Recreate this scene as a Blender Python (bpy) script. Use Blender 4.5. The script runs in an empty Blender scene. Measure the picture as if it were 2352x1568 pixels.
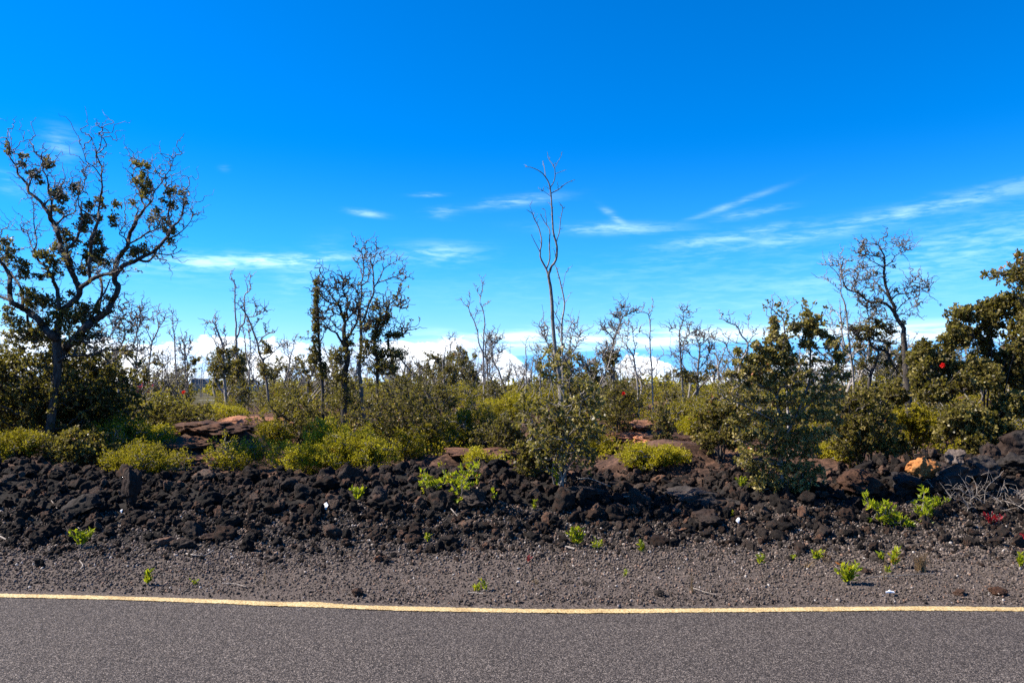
import bpy, math, random
import numpy as np

sc = bpy.context.scene
COL = sc.collection
R = math.radians

# ------------------------------------------------------------------ camera
F = 818.0                       # focal length in pixels of a 1024 px wide frame
PITCH = math.atan(44.0 / F)
CAMZ = 1.6
cam_d = bpy.data.cameras.new('camera')
cam_d.sensor_width = 36.0
cam_d.lens = 36.0 * F / 1024.0
cam_d.clip_start = 0.1
cam_d.clip_end = 60000.0
cam = bpy.data.objects.new('camera', cam_d)
COL.objects.link(cam)
cam.location = (0, 0, CAMZ)
cam.rotation_euler = (R(90) + PITCH, 0, 0)
sc.camera = cam

# ------------------------------------------------------------------ light
SUN_EL, SUN_AZ = 44.0, -86.0     # azimuth measured from +Y (view direction) towards +X
sun_d = bpy.data.lights.new('sun', 'SUN')
sun_d.energy = 5.0
sun_d.angle = R(0.5)
sun_d.color = (1.0, 0.91, 0.78)
sun = bpy.data.objects.new('sun', sun_d)
COL.objects.link(sun)
sun.rotation_euler = (R(90 - SUN_EL), 0, R(180 - SUN_AZ))
sc.view_settings.view_transform = 'Standard'
sc.view_settings.look = 'None'
sc.view_settings.gamma = 1.0
sc.view_settings.exposure = 1.32
sc.view_settings.use_curve_mapping = False
sc.cycles.max_bounces = 6
sc.cycles.diffuse_bounces = 3
sc.cycles.glossy_bounces = 2
sc.cycles.transmission_bounces = 3
sc.cycles.transparent_max_bounces = 6
sc.cycles.caustics_reflective = False
sc.cycles.caustics_refractive = False
sc.cycles.use_denoising = False


def ray_dir(px, py):
    cx, cy = (px - 512.0) / F, (341.0 - py) / F
    c, s = math.cos(PITCH), math.sin(PITCH)
    return np.array([cx, c - cy * s, s + cy * c])


def W(px, py, Y):
    """place in the world, Y metres ahead of the road edge viewpoint, seen at px, py of a 1024 wide frame"""
    d = ray_dir(px, py)
    return np.array([0, 0, CAMZ]) + d * (Y / d[1])


DS = 1024.0 / 2352.0


def D(dx, dy, Y):
    return W(dx * DS, dy * DS, Y)


# ------------------------------------------------------------------ world
world = bpy.data.worlds.new('World')
sc.world = world
world.use_nodes = True
wt = world.node_tree
wt.nodes.clear()


class NB:
    """small helper for node trees"""

    def __init__(self, nt):
        self.nt = nt

    def n(self, t, **kw):
        nd = self.nt.nodes.new(t)
        for k, v in kw.items():
            setattr(nd, k, v)
        return nd

    def put(self, sock, v):
        if isinstance(v, bpy.types.NodeSocket):
            self.nt.links.new(v, sock)
        elif v is not None:
            sock.default_value = v

    def m(self, op, a, b=None, c=None, clamp=False):
        nd = self.n('ShaderNodeMath', operation=op)
        nd.use_clamp = clamp
        self.put(nd.inputs[0], a)
        if b is not None:
            self.put(nd.inputs[1], b)
        if c is not None:
            self.put(nd.inputs[2], c)
        return nd.outputs[0]

    def mix(self, f, a, b, blend='MIX'):
        nd = self.n('ShaderNodeMix', data_type='RGBA', blend_type=blend)
        self.put(nd.inputs[0], f)
        self.put(nd.inputs[6], a)
        self.put(nd.inputs[7], b)
        return nd.outputs[2]

    def noise(self, vec, scale, detail=4, rough=0.55, dist=0.0, out=0):
        nd = self.n('ShaderNodeTexNoise')
        self.put(nd.inputs['Vector'], vec)
        nd.inputs['Scale'].default_value = scale
        nd.inputs['Detail'].default_value = detail
        nd.inputs['Roughness'].default_value = rough
        nd.inputs['Distortion'].default_value = dist
        return nd.outputs[out]

    def comb(self, x, y, z):
        nd = self.n('ShaderNodeCombineXYZ')
        for i, v in enumerate((x, y, z)):
            self.put(nd.inputs[i], v)
        return nd.outputs[0]

    def smooth(self, v, lo, hi, a=0.0, b=1.0):
        nd = self.n('ShaderNodeMapRange', interpolation_type='SMOOTHSTEP')
        self.put(nd.inputs[0], v)
        for i, q in enumerate((lo, hi, a, b)):
            self.put(nd.inputs[i + 1], q)
        return nd.outputs[0]

    def ramp(self, f, stops):
        nd = self.n('ShaderNodeValToRGB')
        self.put(nd.inputs[0], f)
        cr = nd.color_ramp
        while len(cr.elements) < len(stops):
            cr.elements.new(0.5)
        for e, (p, c) in zip(cr.elements, stops):
            e.position = p
            e.color = (*c, 1)
        return nd.outputs[0]


def build_world():
    b = NB(wt)
    sky = b.n('ShaderNodeTexSky', sky_type='NISHITA')
    sky.sun_disc = False
    sky.sun_elevation = R(SUN_EL)
    sky.sun_rotation = R(SUN_AZ)
    sky.altitude = 900
    sky.air_density = 1.0
    sky.dust_density = 0.15
    sky.ozone_density = 3.0
    hs = b.n('ShaderNodeHueSaturation')
    hs.inputs['Saturation'].default_value = 1.75
    hs.inputs['Hue'].default_value = 0.489
    hs.inputs['Value'].default_value = 1.0
    b.put(hs.inputs['Color'], sky.outputs[0])
    tc = b.n('ShaderNodeTexCoord').outputs['Generated']
    sx = b.n('ShaderNodeSeparateXYZ')
    b.put(sx.inputs[0], tc)
    x, y, z = sx.outputs
    az = b.m('ARCTAN2', x, y)
    el = b.m('ARCSINE', z)
    uv = b.comb(az, el, 0.0)
    base = b.mix(1.0, hs.outputs[0], (0.80, 0.86, 1.28, 1), 'MULTIPLY')

    # wispy high cloud, placed by compass direction
    wisps = [  # display x, y, half length, half width, slope, strength
        (590, 599, 190, 13, -0.06, 0.95), (700, 625, 70, 30, -0.9, 0.32), (420, 612, 170, 30, -0.05, 0.22),
        (1000, 582, 85, 20, -0.03, 0.55), (840, 489, 34, 6, 0.10, 0.55), (985, 447, 30, 4, -0.05, 0.45),
        (1180, 462, 85, 10, -0.10, 0.45), (1015, 487, 28, 12, 0.0, 0.3), (1400, 524, 120, 11, 0.03, 0.55),
        (1408, 495, 26, 7, 0.75, 0.45), (1660, 545, 130, 11, -0.12, 0.55), (2010, 505, 330, 15, -0.15, 0.5),
        (1680, 470, 80, 6, -0.3, 0.35), (1730, 488, 60, 8, -0.12, 0.4), (2250, 545, 260, 40, -0.16, 0.26),
        (2150, 615, 420, 40, -0.12, 0.20), (1900, 690, 500, 45, -0.05, 0.12), (140, 335, 30, 28, 0.9, 0.28),
        (15, 420, 50, 18, 0.2, 0.2), (515, 387, 10, 6, 0.0, 0.12),
        (1500, 640, 700, 45, -0.06, 0.10)]
    stretch = b.n('ShaderNodeMapping')
    b.put(stretch.inputs['Vector'], uv)
    stretch.inputs['Rotation'].default_value = (0, 0, R(-8))
    stretch.inputs['Scale'].default_value = (5, 42, 1)
    nz = b.noise(stretch.outputs[0], 1.6, 6, 0.62, 0.6)
    stretch2 = b.n('ShaderNodeMapping')
    b.put(stretch2.inputs['Vector'], uv)
    stretch2.inputs['Rotation'].default_value = (0, 0, R(-25))
    stretch2.inputs['Scale'].default_value = (22, 120, 1)
    nz2 = b.noise(stretch2.outputs[0], 1.7, 5, 0.6, 0.4)
    tex = b.smooth(b.m('ADD', b.m('MULTIPLY', nz, 0.55), b.m('MULTIPLY', nz2, 0.45)), 0.40, 0.66)
    total = None
    for cx, cy, hl, hw, sl, st in wisps:
        d = ray_dir(cx * DS, cy * DS)
        a0, e0 = math.atan2(d[0], d[1]), math.asin(d[2] / np.linalg.norm(d))
        k = DS / F
        th = math.atan(-sl)
        c, s = math.cos(th), math.sin(th)
        da, de = b.m('SUBTRACT', az, a0), b.m('SUBTRACT', el, e0)
        p = b.m('ADD', b.m('MULTIPLY', da, c / (hl * k)), b.m('MULTIPLY', de, s / (hl * k)))
        q = b.m('ADD', b.m('MULTIPLY', da, -s / (hw * k)), b.m('MULTIPLY', de, c / (hw * k)))
        r2 = b.m('ADD', b.m('MULTIPLY', p, p), b.m('MULTIPLY', q, q))
        g = b.m('MULTIPLY', b.m('EXPONENT', b.m('MULTIPLY', r2, -0.9)), st)
        total = g if total is None else b.m('ADD', total, g)
    wisp = b.m('MULTIPLY', total, b.m('ADD', b.m('MULTIPLY', tex, 0.85), 0.08), clamp=True)
    col = b.mix(wisp, base, (6.2, 8.6, 10.2, 1))

    # pale air low down
    low = b.smooth(el, 0.0, 0.30, 0.30, 0.0)
    col = b.mix(low, col, (2.3, 6.6, 11.0, 1))

    # thin layer cloud above the bank, then the cumulus bank itself
    lay = b.n('ShaderNodeMapping')
    b.put(lay.inputs['Vector'], uv)
    lay.inputs['Rotation'].default_value = (0, 0, R(-2))
    lay.inputs['Scale'].default_value = (6, 60, 1)
    ln = b.noise(lay.outputs[0], 1.3, 6, 0.6, 0.5)
    band = b.m('MULTIPLY', b.smooth(el, 0.040, 0.052), b.smooth(el, 0.060, 0.076, 0.85, 0.0))
    band = b.m('MULTIPLY', band, b.smooth(az, -0.16, 0.02))
    line = b.m('SUBTRACT', b.m('ADD', b.m('MULTIPLY', az, 0.062), 0.036), el)
    under = b.m('MULTIPLY', b.smooth(line, -0.0008, 0.0012), b.smooth(az, -0.03, 0.02))
    col = b.mix(b.m('MULTIPLY', under, 0.8), col, (1.0, 4.4, 9.6, 1))  # distant slope: its haze blue is painted into the sky colour, no mesh
    layer = b.m('MULTIPLY', band, b.smooth(ln, 0.36, 0.60), clamp=True)
    col = b.mix(layer, col, (7.4, 9.3, 10.8, 1))

    cu = b.comb(b.m('MULTIPLY', az, 1.0), b.m('MULTIPLY', el, 1.9), 0.37)
    big = b.noise(cu, 6.5, 2, 0.5)
    fine = b.noise(cu, 30, 7, 0.66, 0.35)
    # how high the bank stands: high at the left and mid left, a puff right of centre, low elsewhere
    top = b.m('MULTIPLY', b.smooth(az, -0.02, 0.05, 1.0, 0.14), 0.056)
    puff_a = b.m('MULTIPLY', b.m('EXPONENT', b.m('MULTIPLY', b.m('POWER', b.m('MULTIPLY', b.m('SUBTRACT', az, 0.160), 26), 2.0), -1.0)), 0.026)
    puff_b = b.m('MULTIPLY', b.m('EXPONENT', b.m('MULTIPLY', b.m('POWER', b.m('MULTIPLY', b.m('ABSOLUTE', b.m('SUBTRACT', az, 0.40)), 12), 2.0), -1.0)), 0.026)
    top = b.m('ADD', top, b.m('ADD', puff_a, puff_b))
    edge = b.m('ADD', b.m('MULTIPLY', b.m('SUBTRACT', big, 0.5), 0.075), b.m('MULTIPLY', b.m('SUBTRACT', fine, 0.5), 0.050))
    hgt = b.m('SUBTRACT', b.m('ADD', top, edge), el)
    bank = b.smooth(hgt, -0.001, 0.004)
    bank = b.m('MULTIPLY', bank, b.smooth(fine, 0.22, 0.42, 0.6, 1.0))
    shade = b.ramp(b.smooth(b.noise(cu, 17, 5, 0.6, 0.3), 0.34, 0.62), [(0.0, (0.42, 0.62, 0.88)), (0.45, (0.80, 0.89, 1.0)), (1.0, (1.0, 1.0, 1.0))])
    cumcol = b.mix(1.0, shade, (9.6, 9.9, 10.4, 1), 'MULTIPLY')
    col = b.mix(bank, col, cumcol)
    # below the horizon: the ground colour of the far land
    gnd = b.smooth(el, -0.03, -0.004, 1.0, 0.0)
    col = b.mix(gnd, col, (1.0, 1.3, 1.1, 1))
    bg = b.n('ShaderNodeBackground')
    b.put(bg.inputs['Color'], col)
    bg.inputs['Strength'].default_value = 0.069
    out = b.n('ShaderNodeOutputWorld')
    wt.links.new(bg.outputs[0], out.inputs['Surface'])


build_world()

# ------------------------------------------------------------------ numpy noise


def _hash(ix, iy, iz):
    h = (ix.astype(np.int64) * 374761393 + iy.astype(np.int64) * 668265263 + iz.astype(np.int64) * 2147483647 // 7) & 0xffffffff
    h = ((h ^ (h >> 13)) * 1274126177) & 0xffffffff
    h = ((h ^ (h >> 16)) * 2246822519) & 0xffffffff
    h = h ^ (h >> 15)
    return (h & 0xffffff) / float(0xffffff)


def vnoise(x, y, z=None):
    x = np.asarray(x, float)
    y = np.asarray(y, float)
    z = np.zeros_like(x) if z is None else np.asarray(z, float) + 0 * x
    ix, iy, iz = np.floor(x), np.floor(y), np.floor(z)
    fx, fy, fz = x - ix, y - iy, z - iz
    fx, fy, fz = [f * f * (3 - 2 * f) for f in (fx, fy, fz)]
    r = 0
    for a in (0, 1):
        for b in (0, 1):
            for c in (0, 1):
                w = (fx if a else 1 - fx) * (fy if b else 1 - fy) * (fz if c else 1 - fz)
                r = r + w * _hash(ix + a, iy + b, iz + c)
    return r * 2 - 1


def fbm(x, y, z=None, o=4, g=0.5):
    r, a = 0, 1.0
    for i in range(o):
        r = r + a * vnoise(x * 2 ** i + 17.3 * i, y * 2 ** i - 9.1 * i, None if z is None else z * 2 ** i + 3.7 * i)
        a *= g
    return r


def sstep(a, b, x):
    t = np.clip((np.asarray(x, float) - a) / (b - a), 0, 1)
    return t * t * (3 - 2 * t)


# ------------------------------------------------------------------ materials


def new_mat(name):
    m = bpy.data.materials.new(name)
    m.use_nodes = True
    m.node_tree.nodes.clear()
    b = NB(m.node_tree)
    out = b.n('ShaderNodeOutputMaterial')
    return m, b, out


def principled(b, out, col, rough=0.8, spec=0.3, normal=None, link=True):
    p = b.n('ShaderNodeBsdfPrincipled')
    b.put(p.inputs['Base Color'], col if isinstance(col, bpy.types.NodeSocket) else (*col, 1))
    b.put(p.inputs['Roughness'], rough)
    b.put(p.inputs['Specular IOR Level'], spec)
    if normal is not None:
        b.put(p.inputs['Normal'], normal)
    if link:
        b.nt.links.new(p.outputs[0], out.inputs['Surface'])
    return p


def bump(b, h, dist, strength=1.0, normal=None):
    nd = b.n('ShaderNodeBump')
    b.put(nd.inputs['Height'], h)
    nd.inputs['Distance'].default_value = dist
    nd.inputs['Strength'].default_value = strength
    if normal is not None:
        b.put(nd.inputs['Normal'], normal)
    return nd.outputs[0]


def objco(b):
    return b.n('ShaderNodeTexCoord').outputs['Object']


def leaf_mat(name, stops, rough=0.4, trans=0.3, spec=0.5, tint=(0.42, 0.38, 0.04)):
    m, b, out = new_mat(name)
    a = b.n('ShaderNodeAttribute', attribute_name='v')
    oi = b.n('ShaderNodeObjectInfo')
    f = b.m('ADD', a.outputs['Fac'], b.m('MULTIPLY', b.m('SUBTRACT', oi.outputs['Random'], 0.5), 0.22), clamp=True)
    col = b.ramp(f, stops)
    p = principled(b, out, col, rough, spec * 0.45, link=False)
    t = b.n('ShaderNodeBsdfTranslucent')
    b.put(t.inputs['Color'], b.mix(0.5, col, (*tint, 1)))
    mx = b.n('ShaderNodeMixShader')
    mx.inputs[0].default_value = trans
    b.nt.links.new(p.outputs[0], mx.inputs[1])
    b.nt.links.new(t.outputs[0], mx.inputs[2])
    b.nt.links.new(mx.outputs[0], out.inputs['Surface'])
    return m


def bark_mat(name, c0, c1, scale=9):
    m, b, out = new_mat(name)
    mp = b.n('ShaderNodeMapping')
    b.put(mp.inputs['Vector'], objco(b))
    mp.inputs['Scale'].default_value = (1, 1, 0.3)
    n1 = b.noise(mp.outputs[0], scale * 3, 4, 0.6)
    n2 = b.noise(mp.outputs[0], scale * 12, 3, 0.6)
    col = b.ramp(b.smooth(n1, 0.3, 0.7), [(0, c0), (1, c1)])
    principled(b, out, col, 0.85, 0.25, bump(b, b.m('ADD', n1, n2), 0.012, 0.8))
    return m


def rock_mat(name, lo, hi, rust, rust_amt=0.35, scale=1.0):
    m, b, out = new_mat(name)
    co = objco(b)
    oi = b.n('ShaderNodeObjectInfo')
    va = b.n('ShaderNodeVectorMath', operation='ADD')
    b.put(va.inputs[0], co)
    b.put(va.inputs[1], oi.outputs['Location'])
    co = va.outputs[0]
    n1 = b.noise(co, 7 * scale, 6, 0.65)
    n2 = b.noise(co, 42 * scale, 5, 0.7)
    n3 = b.noise(co, 2.6 * scale, 3, 0.55)
    a = b.n('ShaderNodeAttribute', attribute_name='v')
    col = b.ramp(b.smooth(b.m('ADD', b.m('MULTIPLY', n1, 0.5), b.m('MULTIPLY', n2, 0.5)), 0.36, 0.66), [(0, lo), (1, hi)])
    rf = b.m('ADD', b.m('MULTIPLY', b.m('SUBTRACT', b.m('FRACT', b.m('ADD', b.m('MULTIPLY', oi.outputs['Random'], 0.999), b.m('MULTIPLY', a.outputs['Fac'], 0.999))), 0.5), 0.30), n3)
    col = b.mix(b.m('MULTIPLY', b.smooth(rf, 0.50, 0.68), rust_amt), col, (*rust, 1))
    tone = b.m('FRACT', b.m('MULTIPLY', oi.outputs['Random'], 7.31))
    col = b.mix(1.0, col, b.ramp(tone, [(0.0, (0.40, 0.38, 0.38)), (0.5, (0.85, 0.80, 0.77)), (0.85, (1.6, 1.42, 1.30)), (1.0, (3.0, 2.5, 2.15))]), 'MULTIPLY')
    vor = b.n('ShaderNodeTexVoronoi')
    b.put(vor.inputs['Vector'], co)
    vor.inputs['Scale'].default_value = 55 * scale
    pits = b.smooth(vor.outputs['Distance'], 0.05, 0.5)
    h = b.m('ADD', b.m('MULTIPLY', n2, 0.8), b.m('ADD', b.m('MULTIPLY', pits, 0.35), n1))
    principled(b, out, col, 0.85, 0.12, bump(b, h, 0.010 / scale, 1.0))
    return m


MAT = {}
MAT['ohia'] = leaf_mat('ohia_leaf', [(0.0, (0.021, 0.016, 0.006)), (0.35, (0.053, 0.041, 0.012)), (0.62, (0.115, 0.092, 0.026)), (0.82, (0.215, 0.172, 0.055)), (0.94, (0.30, 0.22, 0.08)), (1.0, (0.26, 0.08, 0.03))], 0.45, 0.32, 0.45)
MAT['ohia_bright'] = leaf_mat('ohia_leaf_bright', [(0.0, (0.025, 0.020, 0.007)), (0.28, (0.070, 0.057, 0.016)), (0.55, (0.17, 0.14, 0.045)), (0.8, (0.33, 0.275, 0.10)), (0.95, (0.40, 0.31, 0.11)), (1.0, (0.34, 0.11, 0.04))], 0.42, 0.34, 0.5)
MAT['olive'] = leaf_mat('olive_shrub_leaf', [(0.0, (0.060, 0.048, 0.006)), (0.35, (0.15, 0.122, 0.008)), (0.7, (0.28, 0.23, 0.012)), (0.93, (0.40, 0.32, 0.02)), (1.0, (0.30, 0.12, 0.015))], 0.55, 0.36, 0.3, (0.42, 0.38, 0.02))
MAT['yellow'] = leaf_mat('yellow_shrub_leaf', [(0.0, (0.11, 0.085, 0.006)), (0.3, (0.22, 0.18, 0.010)), (0.65, (0.36, 0.31, 0.018)), (0.93, (0.48, 0.42, 0.03)), (1.0, (0.38, 0.17, 0.02))], 0.5, 0.40, 0.3, (0.5, 0.46, 0.02))
MAT['weed'] = leaf_mat('weed_leaf', [(0.0, (0.08, 0.11, 0.008)), (0.5, (0.22, 0.27, 0.014)), (0.88, (0.38, 0.38, 0.02)), (1.0, (0.35, 0.10, 0.02))], 0.4, 0.42, 0.4, (0.55, 0.60, 0.02))
MAT['drygrass'] = leaf_mat('dry_grass', [(0.0, (0.16, 0.09, 0.04)), (0.5, (0.30, 0.20, 0.10)), (1.0, (0.40, 0.32, 0.18))], 0.7, 0.3, 0.2, (0.4, 0.3, 0.15))
MAT['redplant'] = leaf_mat('red_leaf', [(0.0, (0.12, 0.008, 0.012)), (1.0, (0.32, 0.02, 0.03))], 0.6, 0.3, 0.3, (0.6, 0.02, 0.02))
MAT['flower'] = leaf_mat('red_blossom', [(0.0, (0.55, 0.01, 0.01)), (1.0, (0.85, 0.03, 0.02))], 0.6, 0.3, 0.2, (0.8, 0.02, 0.02))
MAT['bark'] = bark_mat('live_bark', (0.022, 0.018, 0.016), (0.085, 0.072, 0.063))
MAT['greybark'] = bark_mat('grey_bark', (0.09, 0.08, 0.07), (0.25, 0.225, 0.20))
MAT['deadwood'] = bark_mat('dead_wood', (0.16, 0.14, 0.12), (0.42, 0.38, 0.34))
MAT['twig'] = bark_mat('pale_twig', (0.16, 0.135, 0.115), (0.36, 0.31, 0.27))
MAT['rock'] = rock_mat('lava_rock', (0.008, 0.007, 0.0065), (0.050, 0.042, 0.038), (0.085, 0.045, 0.028), 0.5)
MAT['greyrock'] = rock_mat('grey_lava_rock', (0.016, 0.0145, 0.014), (0.085, 0.076, 0.072), (0.09, 0.052, 0.036), 0.5)
MAT['rustrock'] = rock_mat('rusty_lava_rock', (0.035, 0.019, 0.013), (0.15, 0.083, 0.054), (0.18, 0.085, 0.045), 0.6)
MAT['orangerock'] = rock_mat('orange_rock', (0.09, 0.045, 0.018), (0.26, 0.15, 0.058), (0.36, 0.15, 0.05), 0.6)


def ground_material():
    m, b, out = new_mat('lava_ground')
    co = objco(b)
    sp = b.n('ShaderNodeSeparateXYZ')
    b.put(sp.inputs[0], co)
    y = sp.outputs[1]
    n1 = b.noise(co, 1.1, 5, 0.6)
    n2 = b.noise(co, 16, 6, 0.7)
    n3 = b.noise(co, 75, 3, 0.7)
    gravel = b.ramp(b.smooth(n3, 0.30, 0.72), [(0, (0.026, 0.020, 0.017)), (0.6, (0.088, 0.070, 0.060)), (1, (0.19, 0.155, 0.135))])
    black = b.ramp(b.smooth(n2, 0.35, 0.65), [(0, (0.005, 0.0045, 0.004)), (1, (0.024, 0.020, 0.018))])
    brown = b.ramp(b.smooth(b.m('ADD', b.m('MULTIPLY', n1, 0.45), b.m('MULTIPLY', n2, 0.55)), 0.36, 0.64), [(0, (0.016, 0.011, 0.009)), (0.5, (0.060, 0.034, 0.024)), (1, (0.13, 0.072, 0.048))])
    yy = b.m('ADD', y, b.m('MULTIPLY', b.m('SUBTRACT', n1, 0.5), 1.2))
    c = b.mix(b.smooth(yy, 7.4, 8.5), gravel, black)
    c = b.mix(b.smooth(yy, 10.0, 11.4), c, brown)
    litter = b.ramp(b.smooth(n2, 0.3, 0.7), [(0, (0.030, 0.026, 0.012)), (1, (0.10, 0.085, 0.035))])
    c = b.mix(b.smooth(yy, 24, 40), c, litter)
    hh = b.m('ADD', b.m('MULTIPLY', n2, 1.0), b.m('MULTIPLY', n3, 0.35))
    principled(b, out, c, 0.9, 0.12, bump(b, hh, 0.015, 1.0))
    return m


def asphalt_material(name='asphalt', worn=0.0):
    m, b, out = new_mat(name)
    co = objco(b)
    vor = b.n('ShaderNodeTexVoronoi')
    b.put(vor.inputs['Vector'], co)
    vor.inputs['Scale'].default_value = 150
    sp = b.n('ShaderNodeSeparateColor')
    b.put(sp.inputs[0], vor.outputs['Color'])
    n = b.noise(co, 60, 4, 0.75)
    n0 = b.noise(co, 0.9, 3, 0.5)
    f = b.m('ADD', b.m('MULTIPLY', sp.outputs[0], 0.55), b.m('MULTIPLY', n, 0.5))
    c = b.ramp(b.smooth(f, 0.15, 0.95), [(0, (0.012, 0.010, 0.009)), (0.36, (0.042, 0.035, 0.031)), (0.72, (0.092, 0.076, 0.068)), (1, (0.29, 0.25, 0.22))])
    c = b.mix(b.smooth(n0, 0.3, 0.7, 0.0, 0.22), c, (0.045, 0.039, 0.038, 1))
    h = b.m('ADD', b.m('MULTIPLY', b.smooth(vor.outputs['Distance'], 0.0, 0.7, 1.0, 0.0), 0.7), b.m('MULTIPLY', n, 0.7))
    principled(b, out, c, 0.8, 0.15, bump(b, h, 0.007, 1.0))
    return m


def paint_material():
    m, b, out = new_mat('yellow_line_paint')
    co = objco(b)
    n = b.noise(co, 70, 4, 0.75)
    n2 = b.noise(co, 5, 3, 0.6)
    f = b.m('ADD', b.m('MULTIPLY', n, 0.8), b.m('MULTIPLY', n2, 0.2))
    c = b.ramp(b.smooth(f, 0.30, 0.70), [(0, (0.10, 0.06, 0.03)), (0.25, (0.34, 0.22, 0.08)), (0.6, (0.50, 0.38, 0.18)), (1, (0.66, 0.56, 0.34))])
    principled(b, out, c, 0.6, 0.3, bump(b, f, 0.010, 1.0))
    return m


MAT['ground'] = ground_material()
MAT['asphalt'] = asphalt_material()
MAT['paint'] = paint_material()


def plain(name, col, rough=0.5, spec=0.5, metal=0.0):
    m, b, out = new_mat(name)
    n = b.noise(objco(b), 6, 4, 0.6)
    c = b.mix(b.m('MULTIPLY', n, 0.35), (*col, 1), (*[q * 0.7 for q in col], 1))
    p = principled(b, out, c, rough, spec)
    p.inputs['Metallic'].default_value = metal
    return m


MAT['scrap'] = plain('white_scrap', (0.80, 0.80, 0.80), 0.5)
MAT['carred'] = plain('red_car_paint', (0.55, 0.03, 0.02), 0.25)
MAT['cargrey'] = plain('tan_grey_car_paint', (0.22, 0.20, 0.17), 0.3)
MAT['carwhite'] = plain('silver_car_paint', (0.62, 0.65, 0.68), 0.25)
MAT['glass'] = plain('dark_car_glass', (0.02, 0.025, 0.03), 0.05, 0.8)
MAT['tyre'] = plain('tyre_rubber', (0.015, 0.015, 0.015), 0.8)
MAT['rim'] = plain('wheel_rim', (0.45, 0.45, 0.45), 0.3)

# ------------------------------------------------------------------ mesh helpers


def mesh_np(name, verts, faces, mat, v=None, smooth=False):
    me = bpy.data.meshes.new(name)
    verts = np.ascontiguousarray(verts, np.float32).reshape(-1, 3)
    groups = faces if isinstance(faces, list) else [faces]
    groups = [np.asarray(g, np.int32) for g in groups if len(g)]
    me.vertices.add(len(verts))
    me.vertices.foreach_set('co', verts.ravel())
    idx = np.concatenate([g.ravel() for g in groups])
    counts = np.concatenate([np.full(len(g), g.shape[1], np.int32) for g in groups])
    starts = np.concatenate([[0], np.cumsum(counts)[:-1]]).astype(np.int32)
    me.loops.add(len(idx))
    me.loops.foreach_set('vertex_index', idx)
    me.polygons.add(len(counts))
    me.polygons.foreach_set('loop_start', starts)
    me.update(calc_edges=True)
    if smooth:
        me.polygons.foreach_set('use_smooth', np.ones(len(counts), bool))
    if v is not None:
        at = me.attributes.new('v', 'FLOAT', 'POINT')
        at.data.foreach_set('value', np.ascontiguousarray(v, np.float32))
    me.materials.append(mat)
    return me


def link(name, me, parent=None, loc=(0, 0, 0), **props):
    o = bpy.data.objects.new(name, me)
    COL.objects.link(o)
    o.location = loc
    if parent is not None:
        o.parent = parent
    for k, q in props.items():
        if q is not None:
            o[k] = q
    return o


def tag(o, label=None, category=None, group=None, kind=None):
    for k, q in (('label', label), ('category', category), ('group', group), ('kind', kind)):
        if q is not None:
            o[k] = q
    return o


def thing(name, label, category, loc=(0, 0, 0), group=None):
    return tag(link(name, None, None, loc), label, category, group)


def copy_tree(o, parent=None):
    c = o.copy()
    COL.objects.link(c)
    c.parent = parent
    for ch in o.children:
        copy_tree(ch, c)
    return c


def unit(a):
    a = np.asarray(a, float)
    return a / np.maximum(np.linalg.norm(a, axis=-1, keepdims=True), 1e-9)


def tubes(P, Rr, k):
    """P (E,n,3) centre lines, Rr (E,n) radii -> verts, quad faces"""
    P = np.asarray(P, float)
    E, n, _ = P.shape
    T = np.empty_like(P)
    T[:, 1:-1] = P[:, 2:] - P[:, :-2]
    T[:, 0] = P[:, 1] - P[:, 0]
    T[:, -1] = P[:, -1] - P[:, -2]
    T = unit(T)
    mean = unit(P[:, -1] - P[:, 0] + 1e-6)
    ref = np.where(np.abs(mean[:, 2:3]) > 0.8, np.array([[1.0, 0.13, 0.0]]), np.array([[0.1, 0.0, 1.0]]))
    A = unit(np.cross(T, ref[:, None, :]))
    B = np.cross(T, A)
    ang = np.arange(k) * 2 * math.pi / k
    V = P[:, :, None, :] + Rr[:, :, None, None] * (A[:, :, None, :] * np.cos(ang)[None, None, :, None] + B[:, :, None, :] * np.sin(ang)[None, None, :, None])
    base = (np.arange(E) * n * k)[:, None, None]
    i = np.arange(n - 1)[None, :, None] * k
    j = np.arange(k)[None, None, :]
    j2 = (j + 1) % k
    f = np.stack([base + i + j, base + i + j2, base + i + k + j2, base + i + k + j], -1).reshape(-1, 4)
    return V.reshape(-1, 3), f


class Bag:
    def __init__(self):
        self.v, self.f, self.a, self.n = [], {}, [], 0

    def add(self, v, f, a=None):
        v = np.asarray(v, float).reshape(-1, 3)
        f = np.asarray(f, int)
        self.v.append(v)
        self.f.setdefault(f.shape[1], []).append(f + self.n)
        self.a.append(np.full(len(v), 0.5) if a is None else np.broadcast_to(a, (len(v),)))
        self.n += len(v)

    def mesh(self, name, mat, smooth=False):
        if not self.v:
            return None
        return mesh_np(name, np.concatenate(self.v), [np.concatenate(g) for g in self.f.values()], mat, np.concatenate(self.a), smooth)


def smooth_line(pts, sub=4, wob=0.0, rng=None):
    """Catmull-Rom through rows of (x,y,z,r)"""
    p = np.asarray(pts, float)
    if len(p) < 2:
        return p
    q = np.vstack([2 * p[0] - p[1], p, 2 * p[-1] - p[-2]])
    out = []
    for i in range(1, len(q) - 2):
        for t in np.arange(sub) / sub:
            a, b_, c, d = q[i - 1], q[i], q[i + 1], q[i + 2]
            out.append(0.5 * (2 * b_ + (c - a) * t + (2 * a - 5 * b_ + 4 * c - d) * t * t + (3 * b_ - a - 3 * c + d) * t ** 3))
    out.append(p[-1])
    o = np.array(out)
    o[:, 3] = np.maximum(o[:, 3], p[:, 3].min() * 0.6)
    if wob and rng is not None:
        o[1:-1, :3] += rng.normal(size=(len(o) - 2, 3)) * wob * o[1:-1, 3:4]
    return o


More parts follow.
